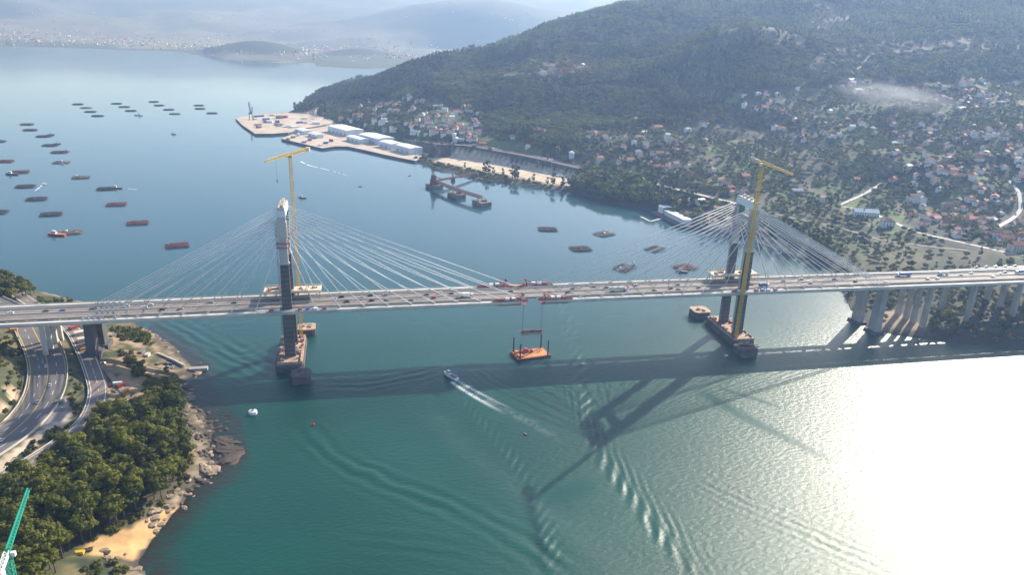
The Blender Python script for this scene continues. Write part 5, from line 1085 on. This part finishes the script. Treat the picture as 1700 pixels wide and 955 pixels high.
FOAM = mat('wake_foam', (.80, .81, .82), .7, .1, .5)
for L, w_, lab in (([(499, 268), (515, 275), (540, 281), (580, 292)], 3.2, 'thin white wake trailing behind the left crane mast'), ([(72, 304), (66, 311), (56, 318)], 3.0, 'short white wake of the speedboat by the rafts'), ([(200, 313), (220, 314), (240, 316)], 1.6, 'faint pale trail behind the workboat at its raft')):
    P = spline([at(u, v, .12) for u, v in L], 6.); mb = MB(); n_ = len(P)
    for k in range(n_-1):
        d = P[k+1]-P[k]; d = d/np.linalg.norm(d); q = np.array([d[1], -d[0], 0]); wa_, wb_ = w_*(1-k/n_)**.7/2+.05, w_*(1-(k+1)/n_)**.7/2+.05
        if random.random() < .12+.5*k/n_: continue
        mb._add([P[k]-q*wa_, P[k]+q*wa_, P[k+1]+q*wb_, P[k+1]-q*wb_], [(0, 1, 2, 3)])
    tag(mb.build('boat_wake', FOAM), lab, 'wake', kind='stuff')

# ================================================================== ROCKS
def rockmesh(seed, m, flat):
    bm = bmesh.new(); bmesh.ops.create_icosphere(bm, subdivisions=3, radius=1); rs = np.random.default_rng(seed); K = rs.normal(size=(7, 3)); K /= np.linalg.norm(K, axis=1)[:, None]; O = rs.uniform(.55, .9, 7)
    for v in bm.verts:
        p = np.array(v.co)
        for k_, o_ in zip(K, O):
            d = p@k_-o_
            if d > 0: p = p-k_*d*.9
        p = p*(1+.10*rs.normal()); v.co = (p[0]*1.25, p[1]*.95, p[2]*flat)
    me = bpy.data.meshes.new('boulder'); bm.to_mesh(me); bm.free(); me.materials.append(m); return me
RM = [rockmesh(k, (ROCK, ROCK, ROCKD)[k % 3], .42) for k in range(6)]; rs = random.Random(21)
def rocks(line, n_, s0, s1, sp, label, dark=None):
    L = spline([at(u, v) for u, v in line], 2.)
    for k in range(n_):
        q = L[rs.randrange(len(L))]; x, y = q[0]+rs.gauss(0, sp), q[1]+rs.gauss(0, sp); g_ = float(H(x, y)); s = rs.uniform(s0, s1); me = rs.choice(RM[:2]+RM[3:5]) if not dark or rs.random() > dark else rs.choice((RM[2], RM[5]))
        if g_ < -2.0: continue
        o = link('boulder', me, None, (x, y, max(g_, -.3)+s*.1), rs.uniform(0, 6.3), (s, s*rs.uniform(.6, 1.2), s*rs.uniform(.6, 1.1))); tag(o, label, 'rock', 'boulders of the left shore')
for poly, sp, lab in [([(182, 548), (225, 548), (250, 560), (238, 570), (205, 566)], 3.4, 'dark brush on the slope beside the big left pier'), ([(212, 600), (238, 606), (250, 628), (225, 632)], 4.2, 'scrub bush between the yard and the sea wall'), ([(230, 640), (262, 630), (285, 640), (255, 655)], 4, 'bush at the seaward tip of the grove')]:
    for x, y in scatter(poly, sp): shrub(x, y, random.uniform(.9, 1.7), lab, 'shrubs of the left shore')
rocks([(235, 548), (262, 562), (285, 582), (298, 600)], 30, .7, 1.9, 4, 'pale boulder on the rocky slope under the left bridge end', .3)
rocks([(318, 607), (322, 622), (304, 640), (312, 665)], 22, 1.2, 3.4, 3, 'boulder around the foot of the little stone jetty', .5)
rocks([(312, 668), (318, 700), (315, 740), (325, 770)], 56, .8, 2.4, 4, 'pale ledge boulder along the grove edge', .25)
rocks([(345, 692), (350, 725), (342, 760)], 50, .8, 2.2, 6, 'dark tide washed boulder on the rock shelf', .9)
rocks([(352, 788), (330, 800), (300, 828), (285, 845), (255, 872)], 46, .7, 2.3, 3.5, 'granite boulder between the grove and the orange beach', .35)
rocks([(335, 778), (352, 787)], 4, 3.5, 5.5, 2, 'large sunlit pale rock ledge at the point')
rocks([(150, 930), (190, 938), (232, 950)], 14, 1, 2.4, 2, 'rock on the rim of the headland below the beach', .3)
t = thing('rock_islet', 'low brown rock islet just off the grove point', 'rock islet')
for u, v, s, z in [(372, 733, 7, 1.0), (380, 748, 8, 1.1), (384, 760, 7.5, 1.0), (388, 768, 4, .9), (394, 735, 3, .7), (366, 730, 4, .6)]:
    p = at(u, v); o = link('rock', RM[(int(s) % 2)*3+2] if s < 5 else RM[2], t, (p[0], p[1], .1), rs.uniform(0, 6), (s, s*.75, s*z*.36))
p0, p1 = at(314, 614, 1), at(345, 612, 1); tag(MB().beam(p0, p1, 4.5, 2.6).beam(p0+np.array([0, 0, 1.31]), p1+np.array([0, 0, 1.31]), 3.4, .02).build('stone_jetty', CONC), 'short narrow stone jetty reaching into the water under the bridge', 'jetty')
tag(MB().beam(at(262, 588, 5.4), at(290, 600, 4.4), 1.2, 2.6).beam(at(290, 600, 4.4), at(305, 608, 3.4), 1.2, 2.6).build('yard_wall', CONC_PALE), 'pale wall edging the construction yard above the sea', 'wall')

# ================================================================== VEHICLES
PAINT = {'white': mat('car_white', (.72, .72, .72), .3, .03, 1), 'black': mat('car_black', (.02, .02, .025), .3, .03, 1), 'silver': mat('car_silver', (.42, .43, .45), .3, .03, 1, metal=.3), 'red': mat('car_red', (.38, .03, .03), .3, .03, 1), 'blue': mat('car_blue', (.03, .08, .28), .3, .03, 1), 'yellow': mat('machine_yellow', (.60, .36, .03), .5, .1, 1)}
def carbody(m): return MB().box((0, 0, .32), (4.4, 1.8, .62), top=(.97, .92)).box((-.25, 0, .944), (2.6, 1.62, .08)).mesh('body', m)
CABIN = MB().box((-.25, 0, 1.03), (2.5, 1.58, .50), top=(.68, .84)).mesh('cabin_glass', GLASS); WHEEL = MB().tube((0, -.12, 0), (0, .12, 0), .33, n=10).mesh('wheel', TYRE)
CB = {k_: carbody(m_) for k_, m_ in PAINT.items()}; RF = {k_: MB().box((-.25, 0, 1.532), (1.66, 1.3, .05)).mesh('roof_panel', m_) for k_, m_ in PAINT.items()}
def car(x, y, z, rz, c, label, group, kind_='car'):
    t = thing('car', label, 'car', (x, y, z), rz, group); link('body', CB[c], t); link('cabin_glass', CABIN, t); link('roof_panel', RF[c], t)
    for i in (-1.35, 1.35):
        for j in (-.82, .82): link('wheel', WHEEL, t, (i, j, .33))
def lorry(x, y, z, rz, c, label, group, L=12.5, cc='white'):
    t = thing('lorry', label, 'lorry', (x, y, z), rz, group); MB().box((-1.6, 0, 1.15), (L, 2.5, 2.7)).build('trailer', c, t); MB().box((L/2+.7, 0, .55), (2.1, 2.4, 2.7), top=(.85, .95)).build('cab', PAINT[cc], t); MB().box((L/2+1.72, 0, 1.9), (.1, 2.0, .9)).build('windscreen', GLASS, t); MB().box((-.8, 0, .75), (L+1.5, 1.0, .38)).build('chassis', DARK, t)
    for i in (-L/2+.2, -L/2+1.5, L/2-.8, L/2+.9):
        for j in (-1.05, 1.05): link('wheel', WHEEL, t, (i, j, .45), 0, (1.4, 1.4, 1.4))
def deckx(u, y): 
    lo, hi = -630., 890.
    for _ in range(40):
        m = (lo+hi)/2
        if pix(m, y, zd(m))[0] < u: lo = m
        else: hi = m
    return lo
def spot(x): return 'left of the left pylon' if x < -206 else 'between the left pylon and mid span' if x < -20 else 'near mid span' if x < 40 else 'between mid span and the right pylon' if x < 195 else 'right of the right pylon' if x < 347 else 'on the right hand viaduct'
LANES = {1: -8.1, 2: -3.8, 3: 3.8, 4: 8.1}; seen = {}
def laneword(n_): return {1: 'nearest bridge lane', 2: 'second bridge lane', 3: 'third bridge lane', 4: 'farthest bridge lane'}[n_]
for u, ln, c in [(18, 3, 'white'), (76, 3, 'black'), (104, 3, 'blue'), (153, 3, 'black'), (205, 3, 'silver'), (210, 4, 'white'), (240, 3, 'white'), (250, 4, 'white'), (270, 2, 'black'), (300, 2, 'silver'), (388, 3, 'black'), (350, 4, 'silver'), (555, 3, 'white'), (567, 4, 'black'), (576, 2, 'black'), (600, 3, 'silver'), (617, 2, 'black'), (615, 4, 'black'), (641, 2, 'silver'), (640, 4, 'silver'), (682, 1, 'black'), (708, 3, 'black'), (749, 3, 'black'), (720, 2, 'red'), (760, 1, 'black'), (848, 3, 'black'), (730, 4, 'white'),
                 (950, 3, 'black'), (943, 2, 'black'), (985, 4, 'silver'), (1006, 3, 'black'), (1086, 1, 'black'), (1056, 4, 'white'), (1113, 2, 'black'), (1126, 1, 'black'), (1125, 3, 'black'), (1040, 3, 'red'), (1160, 2, 'silver'), (1300, 3, 'black'), (1330, 4, 'white'), (1346, 2, 'silver'), (1385, 3, 'black'), (1470, 1, 'white'), (1556, 2, 'white'), (1567, 3, 'silver'), (1595, 3, 'black'), (1612, 4, 'white'), (1648, 2, 'white'), (1660, 3, 'silver'), (1668, 4, 'black'), (1540, 2, 'silver'), (1500, 3, 'red'), (1420, 2, 'black'), (1440, 4, 'white')]:
    y = LANES[ln]; x = deckx(u, y); sl = math.atan((zd(x+1)-zd(x-1))/2); lab = f'{c} car in the {laneword(ln)} {spot(x)}'
    k_ = seen.get(lab, 0); seen[lab] = k_+1; car(x, y, zd(x)+.005, 0 if ln < 3 else math.pi, c, lab+(f', {["", "second", "third", "fourth"][k_]} along' if k_ else ''), 'cars crossing the bridge')
for u, ln, m_, L, lab in [(774, 2, WHITE, 9, 'white box lorry on the bridge left of mid span'), (1026, 2, mat('lorry_grey', (.48, .47, .45), .6, .05, 1), 13, 'long grey lorry on the bridge right of mid span'), (1500, 4, BLUE, 13, 'blue lorry on the right viaduct just past the cables'), (1697, 3, BLUE, 13, 'blue lorry cut off by the right edge of the picture'), (1566, 4, WHITE, 8, 'white van body lorry on the right viaduct'), (1268, 1, BLUE, 7, 'small blue lorry by the right pylon')]:
    y = LANES[ln]; x = deckx(u, y); lorry(x, y, zd(x)+.005, 0 if ln < 3 else math.pi, m_, lab, 'lorries on the bridge', L)
for k in range(5):
    x = deckx(1620+k*16, 26); car(x, 25.6, zd(x)+.12, math.pi, ['blue', 'black', 'silver', 'white', 'blue'][k], f'{["blue", "black", "silver", "white", "dark blue"][k]} car queueing on the slip road at the right edge', 'cars on the slip road')
for u, v, z, c, off, lab in [(76, 609, 20.1, 'white', 0, 'white car on the highway just out of the bridge shadow'), (71, 602, 20.1, 'silver', 0, 'silver car emerging from the bridge shadow on the highway'), (83, 641, 20.1, 'white', 0, 'white car on the highway bend'), (63, 669, 20.1, 'silver', 0, 'silver car lower on the highway bend'), (115, 722, 15.1, 'white', 0, 'white car on the ramp road beside the grove'), (24, 548, 20.1, 'red', 0, 'red car under the bridge on the highway'), (2, 733, 20.1, 'white', 0, 'white car leaving at the left edge of the highway')]:
    p = at(u, v, z); P = RAMP if z < 18 else HWAY; k_ = int(np.argmin(np.hypot(P[:, 0]-p[0], P[:, 1]-p[1]))); k_ = min(max(k_, 1), len(P)-2); d = P[k_+1]-P[k_-1]; car(float(p[0]), float(p[1]), float(P[k_, 2])+.06, math.atan2(d[1], d[0]), c, lab, 'cars on the shore roads')
rs = random.Random(33)
for k, (u, v, c) in enumerate([(165, 612, 'white'), (184, 645, 'red'), (190, 652, 'silver'), (200, 662, 'blue'), (212, 668, 'white'), (207, 690, 'black'), (215, 688, 'white'), (222, 686, 'blue'), (284, 606, 'blue'), (279, 612, 'white'), (287, 613, 'silver'), (276, 606, 'black'), (104, 681, 'silver'), (246, 590, 'white'), (172, 605, 'silver')]):
    p = hit(u, v); car(float(p[0]), float(p[1]), float(H(p[0], p[1]))+.02, rs.uniform(0, 3), c, f'{c} vehicle parked {"beside the big pier" if u < 175 else "at the wall by the sea" if u > 270 else "among the yard materials" if v > 640 else "on the yard edge"}, {["first", "second", "third", "fourth", "fifth", "sixth", "seventh", "eighth", "ninth", "tenth", "eleventh", "twelfth", "thirteenth", "fourteenth", "fifteenth"][k]} in the yard', 'vehicles parked in the construction yard')
def digger(u, v, rz, label):
    p = hit(u, v); t = thing('excavator', label, 'excavator', tuple(map(float, p)), rz)
    for j in (-1.3, 1.3): MB().box((0, j, 0), (4, .6, .8)).build('track', DARK, t)
    MB().box((-.4, 0, .85), (3.4, 2.5, 1.3)).build('body', PAINT['yellow'], t); MB().box((.7, .6, 2.16), (1.4, 1.1, 1.3)).build('cab', GLASS, t); MB().beam((1.2, -.4, 1.8), (3.6, -.4, 4.2), .4).beam((3.6, -.4, 4.2), (5.6, -.4, 2.0), .35).build('arm', PAINT['yellow'], t); MB().box((5.7, -.4, .9), (1, 1, 1)).build('bucket', DARK, t)
digger(205, 666, .8, 'orange excavator parked among the yard materials'); digger(138, 566, .3, 'orange excavator by the big left pier')
for k, (u, v, m_, d_) in enumerate([(124, 548, RED, (8, 4, 2.6)), (132, 557, CONC_PALE, (7, 5, 3)), (137, 570, CONC_PALE, (6, 5, 3.4)), (140, 583, ORANGE, (6, 4, 2)), (196, 640, WHITE, (6, 2.5, 2.6)), (201, 645, RED, (6, 2.5, 2.6)), (208, 655, ORANGE, (6, 2.5, 2.6)), (226, 676, WHITE, (5, 2.5, 2.6)), (236, 588, WOODB, (6, 3, 2)), (245, 592, CONC_PALE, (5, 3, 2)), (265, 606, WOODB, (5, 3, 1.6)), (188, 560, WOODB, (5, 3, 2)), (24, 552, ORANGE, (5, 3, 2.4)), (100, 672, WOODB, (5, 3, 2)), (120, 795-35, WHITE, (5, 4, 3))]):
    p = hit(u, v); o = MB().box((0, 0, -.3), (d_[0], d_[1], d_[2]+.3)).box((0, 0, d_[2]+.004), (d_[0]+.3, d_[1]+.3, .15)).build('site_cabin', m_); o.location = p; o.rotation_euler[2] = rs.uniform(0, 1.5)
    tag(o, f'{ {RED: "red", CONC_PALE: "pale grey", ORANGE: "orange", WHITE: "white", WOODB: "brown"}[m_]} site cabin or stack, {["first", "second", "third", "fourth", "fifth", "sixth", "seventh", "eighth", "ninth", "tenth", "eleventh", "twelfth", "thirteenth", "fourteenth", "fifteenth"][k]} of the left bank works', 'site cabin', 'cabins of the construction yard')
# green crane in the corner
YEL_ = YEL; YEL = GREEN
p = at(13, 927, 46); gz = float(H(p[0], p[1])); t = thing('green_crane', 'green tower crane in the lower left corner with its jib pointing away', 'crane', (float(p[0]), float(p[1]), 0))
tip = Vector(at(46, 815, 50))-Vector((p[0], p[1], 0)); bk = Vector((-tip.x, -tip.y, 0)).normalized()*15
MB().box((0, 0, gz-.5), (4.5, 4.5, 1.5)).build('base', CONC, t); MB().lattice((0, 0, gz+1), (0, 0, 46), 2.3, 2.6, .26).build('mast', GREEN, t); MB().box((0, 0, 46), (2.6, 2.6, 2)).build('slewing_unit', GREEN, t)
MB().lattice((0, 0, 48.6), tip, 2.2, 2.2, .24, True, w2=1.5).build('jib', GREEN, t); MB().lattice((0, 0, 48.6), bk+Vector((0, 0, 48.6)), 1.8, 2.4, .22).build('counter_jib', WHITE, t); MB().box(bk*.85+Vector((0, 0, 45.6)), (3, 3, 3)).build('counterweight', CONC_PALE, t); MB().box((2.2, .4, 46.4), (1.8, 1.6, 2.2)).build('cab', WHITE, t)
YEL = YEL_
p = hit(132, 924); tag(MB().box((p[0], p[1], p[2]-.2), (5, 3, .9)).box((p[0]+.4, p[1], p[2]+.71), (3.5, 2, .5)).build('yellow_tarpaulin', mat('yellow_tarp', (.70, .42, .03), .7, .1, .5)), 'bright yellow tarpaulin heap above the orange beach', 'tarpaulin')
p = hit(180, 738); house(float(p[0]), float(p[1]), .4, (8, 7, 4), False, 'white', 'grey', 'hidden among the pines of the grove', True)

# ================================================================== SMOKE AND HAZE
sa, sb = hit(1370, 158), hit(1600, 205); sv = sb-sa; sl_ = float(np.linalg.norm(sv[:2])); smm = bpy.data.materials.new('drifting_smoke'); smm.use_nodes = True; n = smm.node_tree.nodes; l = smm.node_tree.links; n.remove(n['Principled BSDF'])
pv = n.new('ShaderNodeVolumePrincipled'); pv.inputs['Color'].default_value = (.9, .93, 1, 1); tc = n.new('ShaderNodeTexCoord'); no = n.new('ShaderNodeTexNoise'); no.inputs['Scale'].default_value = 1; no.inputs['Detail'].default_value = 4
mp = n.new('ShaderNodeMapping'); mp.inputs['Scale'].default_value = (.009, .05, .06); l.new(tc.outputs['Object'], mp.inputs[0]); l.new(mp.outputs[0], no.inputs['Vector'])
sp_ = n.new('ShaderNodeMapping'); sp_.inputs['Scale'].default_value = (2/sl_, 2/110, 2/60); sp_.inputs['Location'].default_value = (0, 0, 0); l.new(tc.outputs['Object'], sp_.inputs[0])
ln_ = n.new('ShaderNodeVectorMath'); ln_.operation = 'LENGTH'; l.new(sp_.outputs[0], ln_.inputs[0]); fr_ = n.new('ShaderNodeMapRange'); fr_.inputs[1].default_value = 1; fr_.inputs[2].default_value = .2; l.new(ln_.outputs['Value'], fr_.inputs[0])
nr = n.new('ShaderNodeMapRange'); nr.inputs[1].default_value = .40; nr.inputs[2].default_value = .75; nr.inputs[3].default_value = 0; nr.inputs[4].default_value = .032; l.new(no.outputs[0], nr.inputs[0])
mu = n.new('ShaderNodeMath'); mu.operation = 'MULTIPLY'; l.new(fr_.outputs[0], mu.inputs[0]); l.new(nr.outputs[0], mu.inputs[1]); l.new(mu.outputs[0], pv.inputs['Density']); l.new(pv.outputs[0], n['Material Output'].inputs['Volume'])
o = MB().box((0, 0, -30), (sl_, 110, 60)).build('smoke', smm); o.location = ((sa[0]+sb[0])/2, (sa[1]+sb[1])/2, (sa[2]+sb[2])/2+26); o.rotation_euler = (0, -math.atan2(sv[2], sl_), math.atan2(sv[1], sv[0])); tag(o, 'thin white smoke drifting across the valley fields', 'smoke', kind='stuff')

hm = bpy.data.materials.new('haze_air'); hm.use_nodes = True; n = hm.node_tree.nodes; n.remove(n['Principled BSDF'])
pv = n.new('ShaderNodeVolumePrincipled'); pv.inputs['Density'].default_value = HAZE_DENSITY; pv.inputs['Color'].default_value = (*HAZE_COLOR, 1); pv.inputs['Anisotropy'].default_value = .3; pv.inputs['Absorption Color'].default_value = (1, 1, 1, 1)
hm.node_tree.links.new(pv.outputs[0], n['Material Output'].inputs['Volume'])
tag(MB().box((0, 8000, -13), (44000, 26000, 1150)).build('haze', hm), kind='stuff')
